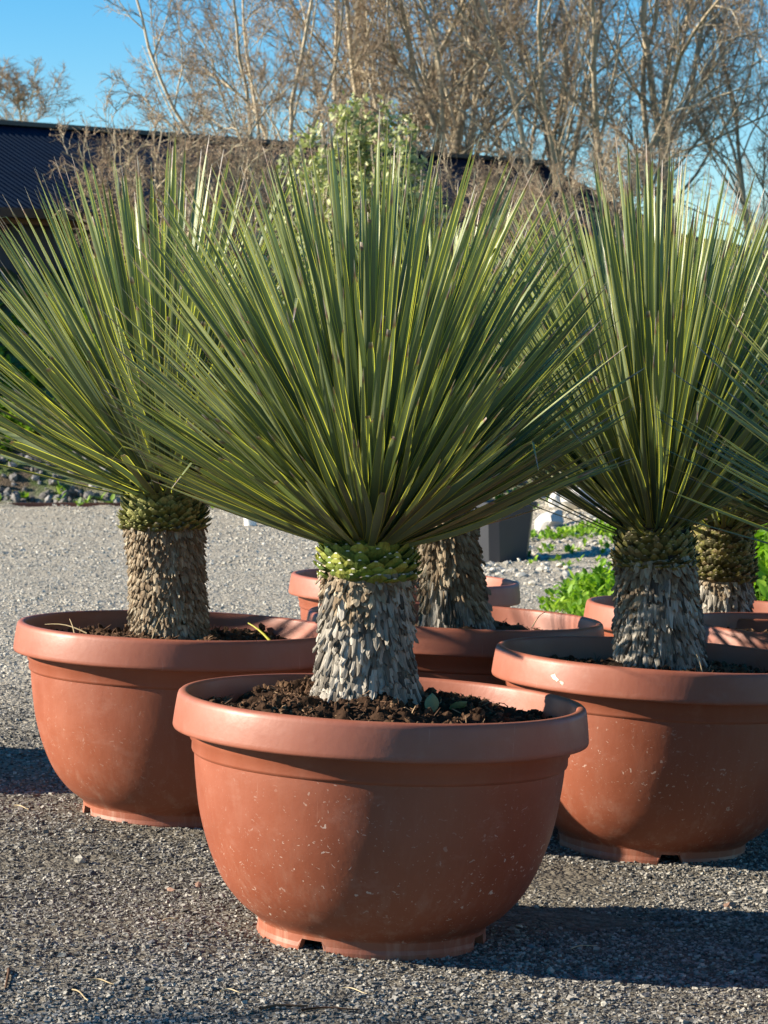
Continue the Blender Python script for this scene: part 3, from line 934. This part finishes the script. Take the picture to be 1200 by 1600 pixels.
def make_soil(pot, seed, label, level=.455, mound=.045, fine=True, off=(0, 0)):
    r = np.random.default_rng(seed)
    nr, na = (60, 200) if fine else (24, 80)
    rr = np.linspace(0.0, 1, nr) ** .8 * .412; th = np.arange(na) / na * 2 * PI
    RR, TH = np.meshgrid(rr, th, indexing='ij'); X, Y = RR * np.cos(TH), RR * np.sin(TH)
    def hz(X, Y):
        rad = np.hypot(X, Y)
        return level + mound * np.exp(-((np.hypot(X - off[0], Y - off[1])) / .24) ** 2) + fbm(X * 9 + seed, Y * 9, seed=seed) * .035 + fbm(X * 38 + seed, Y * 38, seed=seed + 9, oct=4) * .022
    Z = hz(X, Y)
    i = np.arange(nr - 1)[:, None] * na + np.arange(na)[None]; j = np.arange(nr - 1)[:, None] * na + (np.arange(na)[None] + 1) % na
    F = np.stack([i, i + na, j + na, j], -1).reshape(-1, 4)
    root = link('potting_soil', mesh_np('potting_soil', np.stack([X, Y, Z], -1).reshape(-1, 3), F, M['soil'], True))
    root.matrix_basis = pot.matrix_basis.copy()
    root.location, root.rotation_euler = pot.location, pot.rotation_euler
    tag(root, label, 'soil', 'compost in the bowls', 'stuff')
    n = 2600 if fine else 500
    a = r.uniform(0, 2 * PI, n); q = np.sqrt(r.random(n)) * .405
    x, y = q * np.cos(a), q * np.sin(a)
    tv, tf = rock_template(seed, 1, .5, .8)
    s = .003 + .010 * r.random(n) ** 3
    v, f, _ = scatter(tv, tf, np.stack([x, y, hz(x, y) + s * .3], 1), rand_rot(n, r), s[:, None] * r.uniform(.6, 1.4, (n, 3)))
    o = link('compost_crumbs', mesh_np('compost_crumbs', v, f, M['soil'], False), root); o['kind'] = 'stuff'
    # fibres and bark slivers
    n = 900 if fine else 200
    acc = Acc()
    for k in range(n):
        a = r.uniform(0, 2 * PI); q = math.sqrt(r.random()) * .40
        c = np.array([q * math.cos(a), q * math.sin(a), 0]); c[2] = float(hz(c[0], c[1])) + .002
        d = r.normal(size=3) * [1, 1, .45]; d /= np.linalg.norm(d); L_ = r.uniform(.008, .032)
        if r.random() < .12: d[2] = abs(d[2]) + .6; d /= np.linalg.norm(d)
        v, f = tube(np.array([c, c + d * L_ * .5 + r.normal(scale=.003, size=3), c + d * L_]), [.0011, .0013, .0006], 3); acc.add(v, f)
    o = link('fibres', acc.mesh('fibres', M['fibre'], False), root); o['kind'] = 'stuff'
    return root, hz


def scuff(key, a0, z0, wa, hz_, seed, c):
    r = np.random.default_rng(seed); V = []
    rp = np.array(RIM)[:12]; zz, rr_ = rp[::-1][:, 1], rp[::-1][:, 0]
    order = np.argsort(zz)
    n = 14
    V.append((0, 0)); V += [(math.cos(2 * PI * i / n) * r.uniform(.45, 1) * wa, math.sin(2 * PI * i / n) * r.uniform(.45, 1) * hz_ - math.cos(2 * PI * i / n) * hz_ * .4) for i in range(n)]
    W = []
    for da, dz in V:
        z = z0 + dz; q = float(np.interp(z, zz[order], rr_[order])) + .0006; W.append((q * math.cos(a0 + da), q * math.sin(a0 + da), z))
    F = [[0, 1 + i, 1 + (i + 1) % n] for i in range(n)]
    link('scuff_mark', mesh_np('scuff_mark', np.array(W), np.array(F), c, True, np.zeros((n + 1, 2))), P[key])
M['scuff'] = simple('bleached_scuff', [(0, (.62, .50, .40)), (1, (.74, .64, .55))], .7, 90)



# ------------------------------------------------------------------ yuccas
def blade_mesh(seed, bend=0., cut=None, wid=.0072, wave=0., kink=0.):
    """a blade of unit length along +Z, upper face towards +Y"""
    r = np.random.default_rng(seed)
    nv = 15; v = np.linspace(0, 1, nv) ** .9
    if cut: vv = v * cut
    else: vv = v
    wv = wid * np.minimum(.62 + .95 * vv, 1.0) * np.maximum(1 - vv ** 3.0, .0) ** .85
    wv = wv * (1 + 1.3 * np.exp(-(vv / .022) ** 2)) + .0004
    if cut: wv[-1] *= .55
    sway = r.normal(scale=.010); b2 = r.normal(scale=.012)
    cx = sway * vv ** 2 * 1.2 + wave * np.sin(vv * PI * 1.5) * .01
    cy = bend * vv ** 1.7 + b2 * vv ** 2
    if kink:
        q = np.maximum(vv - kink, 0); cy = cy - q * 1.1; zv = vv - q * .75
    else: zv = vv
    us = np.array([0, .09, .5, .91, 1.0])
    tw = r.normal(scale=.35)
    V, UV = [], []
    for i in range(nv):
        a = tw * vv[i]
        for u in us:
            s = (u - .5) * 2 * wv[i]; kz = abs(u - .5) * 2 * wv[i] * .42
            V.append((cx[i] + s * math.cos(a) - kz * math.sin(a), cy[i] + s * math.sin(a) + kz * math.cos(a), zv[i]))
            t = v[i] if not cut else v[i] * .945 + (.035 if i == nv - 1 else 0)
            UV.append((u, t))
    k = 5
    F = [[i * k + q, i * k + q + 1, (i + 1) * k + q + 1, (i + 1) * k + q] for i in range(nv - 1) for q in range(k - 1)]
    return np.array(V), np.array(F), np.array(UV)


BENDS = (0.0, .06, .13)
BLADES = {}
for bi, bd in enumerate(BENDS):
    for k in range(10):
        d_ = blade_mesh(bi * 20 + k, bd, cut=(.62 if k == 7 else .74 if k == 8 else None), wid=(.0080, .0091, .0102)[k % 3], wave=1.4 if k == 3 else 0, kink=.86 if k == 9 else 0.)
        BLADES[(bi, k)] = (d_, mesh_np('leaf_blade', d_[0], d_[1], M['leaf'], True, d_[2]))


def flake_data(seed, flare=.35, tipw=.75, thick=.0022):
    """dry leaf base: hangs along -Z from the origin, outward +Y, unit width 1 and unit length 1 (scaled later)"""
    r = np.random.default_rng(seed)
    vs = np.array([0, .35, .7, 1.0]); us = np.array([-1, -.35, .35, 1.0])
    wv = np.array([.95, 1.0, .95 * tipw + .1, tipw * r.uniform(.55, 1)]) * .5
    V, UV = [], []
    tipj = r.uniform(-.16, .12, 4)
    skew = r.normal(scale=.12)
    for side in (0, 1):
        for i, v in enumerate(vs):
            for j, u in enumerate(us):
                curl = -abs(u) ** 2 * .16
                y = flare * v ** 1.4 + curl + (0 if side == 0 else -.16)
                V.append((u * wv[i] + skew * v, y, -v - (tipj[j] if i == 3 else 0))); UV.append((u * .5 + .5, v * .9))
    F = []
    for i in range(3):
        for j in range(3):
            a = i * 4 + j; F.append([a, a + 4, a + 5, a + 1]); b_ = 16 + a; F.append([b_, b_ + 1, b_ + 5, b_ + 4])
    for j in range(3): F.append([12 + j, 28 + j, 29 + j, 13 + j])
    for i in range(3):
        F.append([i * 4, 16 + i * 4, 20 + i * 4, i * 4 + 4]); F.append([i * 4 + 3, i * 4 + 7, 23 + i * 4, 19 + i * 4])
    return np.array(V), np.array(F), np.array(UV)


def stub_data(seed):
    """cut leaf base: a flattened wedge pointing outward (+Y), pale cut face at its end"""
    r = np.random.default_rng(seed)
    def ringp(y, w, h, z): return [(-w, y, z), (-w * .35, y, z + h), (w * .35, y, z + h), (w, y, z), (w * .4, y, z - h * .6), (-w * .4, y, z - h * .6)]
    j = r.normal(scale=.06, size=4)
    rings = [ringp(0, .62, .20, -.1), ringp(.42, .60, .17, .0), ringp(.80, .44, .13, .14 + j[1]), ringp(1.0 + j[2], .13, .055, .30 + j[1])]
    V = [p for q in rings for p in q]; UV = [(.5 + p[0] * .5, (0, .4, .85, .93)[k]) for k, q in enumerate(rings) for p in q]
    F4 = [[k * 6 + i, k * 6 + (i + 1) % 6, k * 6 + 6 + (i + 1) % 6, k * 6 + 6 + i] for k in range(3) for i in range(6)]
    # cut face with its own vertices (v = 1)
    n0 = len(V); V += rings[3]; UV += [(.5, 1.0)] * 6
    F4 += [[n0, n0 + 1, n0 + 4, n0 + 5], [n0 + 1, n0 + 2, n0 + 3, n0 + 4]]
    return np.array(V), np.array(F4)[:, ::-1], np.array(UV)


FL = [flake_data(s, .22 + .24 * (s % 3), (.7, .9, .5)[s % 3]) for s in range(9)]
ST = [stub_data(40 + s) for s in range(5)]
FLM = {m: [mesh_np('leaf_base', *d[:2], M[m], False, d[2]) for d in FL] for m in ('scale_dry', 'scale_tan')}
STM = {m: [mesh_np('leaf_stub', *d[:2], M[m], False, d[2]) for d in ST] for m in ('stub_green', 'stub_yellow', 'stub_olive')}


def frame(x, y, z, o=(0, 0, 0)):
    m = Matrix.Identity(4)
    for i in range(3): m[i][0], m[i][1], m[i][2], m[i][3] = x[i], y[i], z[i], o[i]
    return m


def make_yucca(pot, label, seed, off=(0, .05), base_z=.46, trunk_h=.36, r_base=.125, r_mid=.107, r_top=.112, lean=(0, 0), n_leaf=620, emin=10,
               lmin=.62, lmax=.86, power=1.0, flake_w=.0165, flake_l=.033, collar=.075, stubm='stub_green', detail=2, cut_p=.10, tan_top=.45, stub_s=1.0, wscale=1.0, skew=(0, 0)):
    r = np.random.default_rng(seed)
    root = empty('yucca')
    pm = Matrix.Translation(pot.location) @ pot.rotation_euler.to_matrix().to_4x4()
    pos = pm @ Vector((off[0], off[1], base_z))
    root.location = pos; root.rotation_euler = (R(lean[1]), R(lean[0]), r.uniform(0, .01))
    tag(root, label, 'yucca plant', 'yuccas in terracotta bowls')
    def rad(t):                                         # trunk radius, t 0..1 from soil to crown
        return r_mid + (r_base - r_mid) * np.exp(-t * 5) + (r_top - r_mid) * sstep(.45, 1, t)
    # core
    t = np.linspace(-.12, 1.0, 14)
    prof = [(float(rad(max(q, 0)) - .012), float(q * trunk_h), 0) for q in t]
    prof += [(r_top * .93, trunk_h + .03, 0), (r_top * .72, trunk_h + .075, 0), (r_top * .42, trunk_h + .115, 0), (.012, trunk_h + .14, 0)]
    v, f, uv = lathe(prof, 32)
    trunk = link('trunk', mesh_np('trunk', v, f, M['core'], True), root)
    # pieces: (matrix, kind, mesh key, material)
    pieces = []
    zc = trunk_h - collar
    # dry flakes
    rows = int((zc + .03) / (flake_l * .42)); k = 0
    for i in range(rows + 1):
        z = .012 + (zc - .0) * i / rows + .012
        tt = z / trunk_h; rr = float(rad(tt))
        n = int(2 * PI * rr / (flake_w * .80))
        for j in range(n):
            a = 2 * PI * (j + .5 * (i % 2) + r.uniform(-.25, .25)) / n
            tan_ = tt + r.normal(scale=.06) + .1 * math.sin(a * 3 + seed) > tan_top
            w_ = flake_w * r.uniform(.75, 1.35); l_ = flake_l * r.uniform(.7, 1.45) * (1.15 if not tan_ else .72)
            o_ = np.array([math.cos(a), math.sin(a), 0]); tg = np.array([-math.sin(a), math.cos(a), 0])
            x_ = -tg; s_ = r.normal(scale=.10)
            til = r.normal(scale=.05) + (.16 if tan_ else .02)
            y_ = o_ * math.cos(til) + np.array([0, 0, 1]) * math.sin(til); zz = np.cross(x_, y_)
            zz = zz * math.cos(s_) + x_ * math.sin(s_); x_ = np.cross(y_, zz)
            m = frame(x_ * w_, y_ * (l_ * .5), zz * l_, o_ * (rr - .006 + r.uniform(-.003, .004)) + np.array([0, 0, z + l_ * .45 + r.normal(scale=.004)]))
            pieces.append((math.sin(a) , m, 'f', int(r.integers(9)), 'scale_tan' if tan_ else 'scale_dry', 'leaf_base'))
    # cut green stubs
    rows = max(4, int(collar / (.0095 * stub_s)))
    for i in range(rows + 1):
        z = zc + .012 + (collar + .01) * i / rows; rr = r_top * (1.0 - .12 * (i / rows) ** 2)
        n = int(2 * PI * rr / (.0215 * stub_s)); ph = r.uniform(0, 1)
        for j in range(n):
            a = 2 * PI * (j + ph + r.uniform(-.2, .2)) / n
            o_ = np.array([math.cos(a), math.sin(a), 0]); tg = np.array([-math.sin(a), math.cos(a), 0])
            til = r.normal(loc=.12 + .75 * i / rows, scale=.12)
            y_ = o_ * math.cos(til) + np.array([0, 0, 1]) * math.sin(til); x_ = -tg; zz = np.cross(x_, y_)
            w_ = .028 * stub_s * r.uniform(.8, 1.2); l_ = .030 * r.uniform(.7, 1.25)
            m = frame(x_ * w_, y_ * l_, zz * .028 * stub_s, o_ * (rr - .014) + np.array([0, 0, z + r.normal(scale=.0028) + .003 * math.sin(a * 2 + i)]))
            pieces.append((math.sin(a) - .2, m, 's', int(r.integers(5)), stubm, 'leaf_stub'))
    pieces.sort(key=lambda p: p[0])
    cnt = {'f': 0, 's': 0}; lim = 295 if detail >= 2 else 0; rest = {}
    for p in pieces:
        if cnt[p[2]] < lim and p[0] < .35:
            cnt[p[2]] += 1
            link(p[5], (FLM if p[2] == 'f' else STM)[p[4]][p[3]], trunk, p[1])
        else: rest.setdefault((p[4]), []).append(p)
    for mk, ps in rest.items():
        acc = Acc()
        for p in ps:
            V, F_, U = (FL if p[2] == 'f' else ST)[p[3]]; mm = np.array(p[1]); acc.add(V @ mm[:3, :3].T + mm[:3, 3], F_, U)
        o = link('leaf_bases' if mk.startswith('scale') else 'leaf_stubs', acc.mesh('bases', M[mk], False), trunk); o['kind'] = 'stuff'
    # blades
    ga = PI * (3 - math.sqrt(5)); L = []
    s0 = math.sin(R(emin))
    for i in range(n_leaf):
        q = (i + .5) / n_leaf
        se = s0 + (1 - s0) * q ** power
        e = math.asin(min(se, .9995)) + r.normal(scale=.045); a = i * ga + r.normal(scale=.06)
        e = max(e, R(emin) - .1)
        hrel = max(0, min(1, (e - R(emin)) / (PI / 2 - R(emin))))
        d = np.array([math.cos(e) * math.cos(a), math.cos(e) * math.sin(a), math.sin(e)])
        d = d + np.array([skew[0], skew[1], 0]) * .5; d /= np.linalg.norm(d)
        side = np.cross(np.array([0, 0, 1.]), d); ns = np.linalg.norm(side)
        side = side / ns if ns > .03 else np.array([1., 0, 0])
        nrm = np.cross(d, side)
        tw = r.normal(scale=.35); x_ = side * math.cos(tw) + nrm * math.sin(tw); y_ = np.cross(d, x_)
        bi = 0 if hrel > .45 else (1 if r.random() < .6 else (2 if hrel < .25 else 0))
        k = int(r.integers(7)) if r.random() > cut_p * (1.6 - hrel) else 7 + int(r.integers(2))
        if r.random() < .025: k = 9
        ln = (lmin + (lmax - lmin) * min(1, hrel / .55) ** .9) * r.uniform(.88, 1.04)
        rr = r_top * (.80 - .70 * hrel)
        org = np.array([math.cos(a) * rr, math.sin(a) * rr, trunk_h - .005 + .125 * hrel])
        # lower the chord so a bent blade still ends at its elevation
        if BENDS[bi]:
            dd = d - y_ * BENDS[bi] * .6; dd /= np.linalg.norm(dd); y_ = np.cross(dd, x_); y_ /= np.linalg.norm(y_); d = dd
        m = frame(x_ * wscale, y_ * ln if BENDS[bi] else y_, d * ln, org)
        L.append((math.sin(a) * math.cos(e), m, bi, k))
    L.sort(key=lambda p: p[0])
    acc = Acc(); nobj = 0
    for p in L:
        if nobj < 300:
            link('leaf', BLADES[(p[2], p[3])][1], root, p[1]); nobj += 1
        else:
            V, F_, U = BLADES[(p[2], p[3])][0]; mm = np.array(p[1]); acc.add(V @ mm[:3, :3].T + mm[:3, 3], F_, U)
    if acc.n:
        o = link('leaves', acc.mesh('leaves', M['leaf'], True), root); o['kind'] = 'stuff'
    return root


def xd(pxx, D): return (pxx - 600) / FPX * D
POTS = [
    # key, px x, D, tilt, notches, pot label, soil label
    ('front', 580, 5.63, 2.7, (R(-121), R(-22), R(100)), 'frontmost terracotta bowl with pale chips on its side', 'dark compost in the frontmost bowl'),
    ('left', 270, 7.10, 2.2, (R(-157), R(-30), R(80)), 'terracotta bowl on the left standing alone on the gravel', 'compost in the left bowl with blades lying on it'),
    ('right', 1020, 6.90, 3.2, (R(-84), R(-178), R(60)), 'terracotta bowl at right with a white scuff on its rim', 'compost in the right-hand bowl with the white-scuffed rim'),
    ('middle', 700, 7.80, 2.6, (R(-112), R(-30), R(90)), 'terracotta bowl directly behind the frontmost one', 'compost in the bowl directly behind the frontmost one'),
    ('back', 624, 10.1, 2.6, (R(-112), R(-30), R(90)), 'farthest terracotta bowl, its ends showing either side of the trunks', 'compost in the farthest bowl'),
    ('rback', 1110, 8.80, 3.0, (R(-112), R(-30), R(90)), 'terracotta bowl behind the right one, nearest the green weeds', 'compost in the bowl nearest the green weeds'),
    ('redge', 1278, 8.00, 3.0, (R(-112), R(-30), R(90)), 'terracotta bowl cut by the right edge, behind the right one', 'compost in the bowl cut by the right edge'),
    ('roff', 1580, 5.30, 2.7, (R(-112), R(-30), R(90)), 'terracotta bowl just outside the right edge, its yucca blades reaching in', 'compost in the bowl outside the right edge'),
    ('loff', -700, 7.7, 2.0, (R(-112), R(-30), R(90)), 'terracotta bowl outside the left edge, behind the left one', 'compost in the bowl outside the left edge'),
    ('lshade', -2350, 4.18, 2.0, (R(-112), R(-30), R(90)), 'unseen terracotta bowl added outside the left edge to shade the foreground', 'compost in the unseen bowl added for foreground shade'),  # unseen, added so its yucca throws shade stripes over the foreground
]
P = {}; SO = {}
SOILOFF = {'front': (-.035, .09), 'left': (-.03, .07), 'right': (0, .05), 'middle': (0, .06)}
for i, (k, pxx, D, tl, nt_, lab, sl) in enumerate(POTS):
    X = xd(pxx, D)
    P[k] = make_pot(X, D, tl, lab, nt_, rz=i * 1.1, wear={'front': 1.0, 'right': .8}.get(k, .3))
    lv, md = (.470, .048) if k == 'front' else (.452, .03)
    SO[k] = make_soil(P[k], 10 + i, sl, lv, md, fine=k in ('front', 'left', 'right'), off=SOILOFF.get(k, (0, 0)))

scuff('right', R(-133), .474, .035, .010, 5, M['scuff'])
scuff('right', R(-130), .464, .020, .006, 6, M['scuff'])

make_yucca(P['front'], 'largest, frontmost yucca with a broad blue-green fan of blades', 1, off=(-.035, .085), base_z=.475, trunk_h=.372, r_base=.134, r_mid=.099, r_top=.104,
           lean=(.5, 0), n_leaf=780, wscale=1.02, emin=19, lmin=.52, lmax=.815, skew=(-.05, 0), collar=.085, tan_top=.62, stub_s=1.25, cut_p=.15)
make_yucca(P['left'], 'yucca on the left with drooping cut blades and yellow-green collar', 2, off=(-.03, .06), base_z=.44, trunk_h=.43, r_base=.113, r_mid=.102, r_top=.112,
           lean=(-2.5, 0), n_leaf=360, emin=13, lmin=.70, lmax=.90, power=.62, wscale=1.2, flake_w=.0115, flake_l=.032, collar=.10, stubm='stub_yellow', cut_p=.22, tan_top=-.2, stub_s=.9)
make_yucca(P['right'], 'right-hand yucca with tall upright blades and shaggy grey trunk', 3, off=(.005, .05), base_z=.44, trunk_h=.40, r_base=.130, r_mid=.110, r_top=.105,
           lean=(-3, 0), n_leaf=560, emin=27, lmin=.60, lmax=.92, power=.66, wscale=1.08, collar=.10, tan_top=.6, cut_p=.08, stubm='stub_olive', flake_w=.0165, flake_l=.036)
make_yucca(P['middle'], 'yucca behind the frontmost one, tan shredded trunk showing right of it', 4, off=(0.01, .06), base_z=.44, trunk_h=.43, r_base=.118, r_mid=.090, r_top=.088,
           lean=(-6, 0), n_leaf=360, emin=22, lmin=.72, lmax=.88, power=.8, collar=.05, tan_top=.3, flake_w=.014, flake_l=.05)
make_yucca(P['back'], 'farthest yucca, mostly hidden behind the middle and frontmost ones', 5, n_leaf=360, emin=22, lmin=.72, lmax=.88, power=.85, detail=1)
make_yucca(P['rback'], 'dark-trunked yucca behind the right-hand one, beside the green weeds', 6, off=(.01, .03), base_z=.44, trunk_h=.34, r_base=.125, r_top=.115, n_leaf=360, emin=18, lmin=.70, lmax=.86,
           power=.85, detail=2, collar=.18, stubm='stub_olive', flake_w=.018, flake_l=.034, lean=(2, 0))
make_yucca(P['redge'], 'yucca behind the right edge whose trunk stands outside the view', 7, n_leaf=360, emin=18, lmin=.70, lmax=.86, detail=1)
make_yucca(P['roff'], 'nearest yucca on the right, only its blade tips reach into view', 8, n_leaf=400, emin=18, lmin=.70, lmax=.86, detail=1)
make_yucca(P['loff'], 'yucca outside the left edge behind the left bowl', 9, n_leaf=300, emin=12, lmin=.72, lmax=.9, detail=1)
make_yucca(P['lshade'], 'unseen yucca added outside the left edge to dapple the foreground', 10, n_leaf=300, emin=12, lmin=.72, lmax=.9, detail=1)  # added out of view, its crown only shades the near gravel


# ------------------------------------------------------------------ small things
SG = 'loose stones on the gravel'
def on_ground(a, b_):
    D = 5.0
    for _ in range(30):
        x = xd(a, D); D = FPX * (CAM_H - float(gd(x, D))) / (b_ - HORIZON)
    return xd(a, D), D, float(gd(xd(a, D), D))
for i, (a, b_, s, mt, lab) in enumerate([
        (122, 1352, (.020, .014, .014), 'stone_pale', 'pale angular stone left of the frontmost bowl'),
        (142, 1372, (.018, .012, .010), 'stone_dark', 'dark stone just below the pale angular one'),
        (104, 1386, (.012, .010, .009), 'stone_pale', 'small cream stone lower left of the dark stone'),
        (308, 1392, (.014, .010, .012), 'stone_red', 'small brown stone near the left side of the frontmost bowl'),
        (264, 1397, (.020, .010, .006), 'stone_red', 'flat reddish stone sliver left of the frontmost bowl'),
        (224, 1396, (.018, .012, .008), 'stone', 'grey flat stone beside the reddish sliver'),
        (236, 1482, (.020, .014, .008), 'stone_dark', 'dark flat stone in the lower left gravel'),
        (312, 1508, (.011, .009, .008), 'stone_pale', 'small pale stone lower left of the bowl foot'),
        (863, 1529, (.012, .009, .010), 'stone_pale', 'white pebble at the near edge of the bowl shadow'),
        (948, 1581, (.012, .009, .009), 'stone_pale', 'rounded cream pebble near the bottom right'),
        (1146, 1424, (.026, .014, .012), 'stone_red', 'tan stone at the far edge of the bowl shadow'),
        (1190, 1507, (.022, .014, .014), 'stone_blue', 'blue-grey stone in shadow at the right edge'),
        (1062, 1452, (.014, .010, .008), 'stone_blue', 'bluish stone in the middle of the bowl shadow'),
        (832, 1488, (.012, .010, .008), 'stone_blue', 'greenish stone in the shadow beside the bowl foot')]):
    x, y, z = on_ground(a, b_)
    rock('stone', (x, y, z + s[2] * .4), s, 300 + i, M[mt], lab, 'stone', SG, i * .7, 1)


def straw(a, b_, dx, dy, label, r0=.0016, mt='straw', name='straw', cat='straw', bow=.0015):
    x, y, z = on_ground(a, b_); x2, y2, z2 = on_ground(a + dx, b_ + dy)
    t = np.linspace(0, 1, 8)[:, None]; p0, p1 = np.array([0, 0, .004]), np.array([x2 - x, y2 - y, z2 - z + .005])
    pts = p0 + (p1 - p0) * t; pts[:, 2] += bow * np.sin(t[:, 0] * PI); pts[:, 1] += .01 * np.sin(t[:, 0] * 5)
    v, f = tube(pts, np.full(8, r0) * np.linspace(1.2, .7, 8), 5)
    o = link(name, mesh_np(name, v, f, M[mt], True)); o.location = (x, y, z); tag(o, label, cat, 'dry stalks on the gravel')
straw(137, 1542, 38, 6, 'pale straw lying flat in the lower left gravel')
straw(108, 1558, 26, 16, 'bent straw below the flat one at lower left')
straw(342, 1560, 34, 2, 'curved straw lower left of the bowl', bow=.003)
straw(18, 1264, 24, 6, 'short straw near the left edge beside the left bowl')
straw(895, 1492, 40, -6, 'thin grey stalk lying in the bowl shadow', .001)
straw(8, 1525, -4, 30, 'brown stalk at the lower left edge', .003, 'fibre')


straw(404, 1588, 76, -6, 'brown stick lying at the bottom edge below the frontmost bowl', .0026, 'fibre')
straw(470, 1590, 90, -2, 'second brown stick at the bottom edge, right of the first', .0022, 'fibre')
straw(533, 1555, 40, 8, 'thin pale straw just above the brown sticks at the bottom', .0013)
straw(660, 1572, -30, 6, 'short pale straw at the bottom, right of the brown sticks', .0012)
straw(250, 1448, 26, -5, 'short buff straw in the gravel left of the frontmost bowl', .0012)


def on_pot(key, x, y, z=None):
    p = P[key]; m = Matrix.Translation(p.location) @ p.rotation_euler.to_matrix().to_4x4()
    return m @ Vector((x, y, float(SO[key][1](np.array(x), np.array(y))) if z is None else z))
# a fallen oval leaf standing in the front compost
def fallen(key, x, y, rot, s, label, up=.0):
    V = []; n = 7
    for i in range(n + 1):
        t = i / n; ww = .36 * math.sin(PI * min(1, .04 + t * .96)) ** .8
        for u in (-1, -.5, 0, .5, 1): V.append((u * ww, abs(u) * .08 + .12 * t * t, t))
    V = np.array(V) * s; F = [[i * 5 + q, i * 5 + q + 1, i * 5 + 6 + q, i * 5 + 5 + q] for i in range(n) for q in range(4)]
    o = link('fallen_leaf', mesh_np('fallen_leaf', V, np.array(F), M['fallen'], True))
    o.location = on_pot(key, x, y) + Vector((0, 0, up)); o.rotation_euler = rot; tag(o, label, 'leaf', 'fallen leaves on the compost')
fallen('front', .108, -.02, (.15, .05, .2), .045, 'oval grey-green leaf standing in the frontmost bowl right of the trunk')
fallen('front', .150, .03, (1.2, .5, .8), .045, 'dark oval leaf lying behind the standing leaf')
fallen('left', .23, -.06, (-1.0, .2, 1.9), .06, 'greyish leaf on the compost of the left bowl')
def stalk(key, p0, p1, label, r_=.002, mt='straw', cat='dry stalk', name='dry_stalk'):
    a = on_pot(key, *p0); b_ = on_pot(key, *p1)
    t = np.linspace(0, 1, 7)[:, None]; pts = np.array(a - a) + np.array(b_ - a) * t; pts[:, 2] += .01 * np.sin(t[:, 0] * PI)
    v, f = tube(pts, np.linspace(r_, r_ * .4, 7), 5); o = link(name, mesh_np(name, v, f, M[mt], True)); o.location = a; tag(o, label, cat, 'stalks lying in the bowls')
stalk('left', (-.24, -.15, .50), (-.36, -.1, .515), 'dry twig leaning on the left rim of the left bowl', .0022)
stalk('left', (-.26, -.20, .47), (-.29, -.13, .535), 'dry stalk crossing the twig in the left bowl', .0022)
stalk('left', (-.07, -.15, .47), (-.04, -.12, .56), 'upright dry stalk just left of the left trunk', .0016)
stalk('left', (.28, -.18, .47), (.19, -.1, .54), 'long green blade lying over the compost of the left bowl', .0045, 'leaf', 'leaf blade', 'loose_blade')
stalk('middle', (.23, -.05, .50), (.27, -.03, .545), 'forked dry stalk inside the bowl behind the frontmost one', .002)
stalk('right', (.10, -.1, .47), (.08, -.08, .53), 'dry sprig in the right-hand bowl beside its trunk', .002)

# white bucket far back on the yard, left of the front plant's blades
def bucket():
    x, y, z = px(391, 812, 23.8)
    root = empty('white_bucket', (x, y, float(gh(x, y))))
    tag(root, 'small white bucket on the far gravel behind the front blades', 'bucket')
    v, f, uv = lathe([(.055, .0, 0), (.07, .15, 0), (.076, .152, 0), (.076, .165, 0), (.068, .165, 0), (.05, .01, 0)], 24)
    link('bucket_body', mesh_np('bucket_body', v, f, M['white'], True), root)
    th = np.linspace(0, PI, 12); v, f = tube(np.stack([.074 * np.cos(th), .02 * np.sin(th), .16 + .05 * np.sin(th)], 1), np.full(12, .003), 4)
    link('handle', mesh_np('handle', v, f, M['black_plastic'], True), root)
bucket()
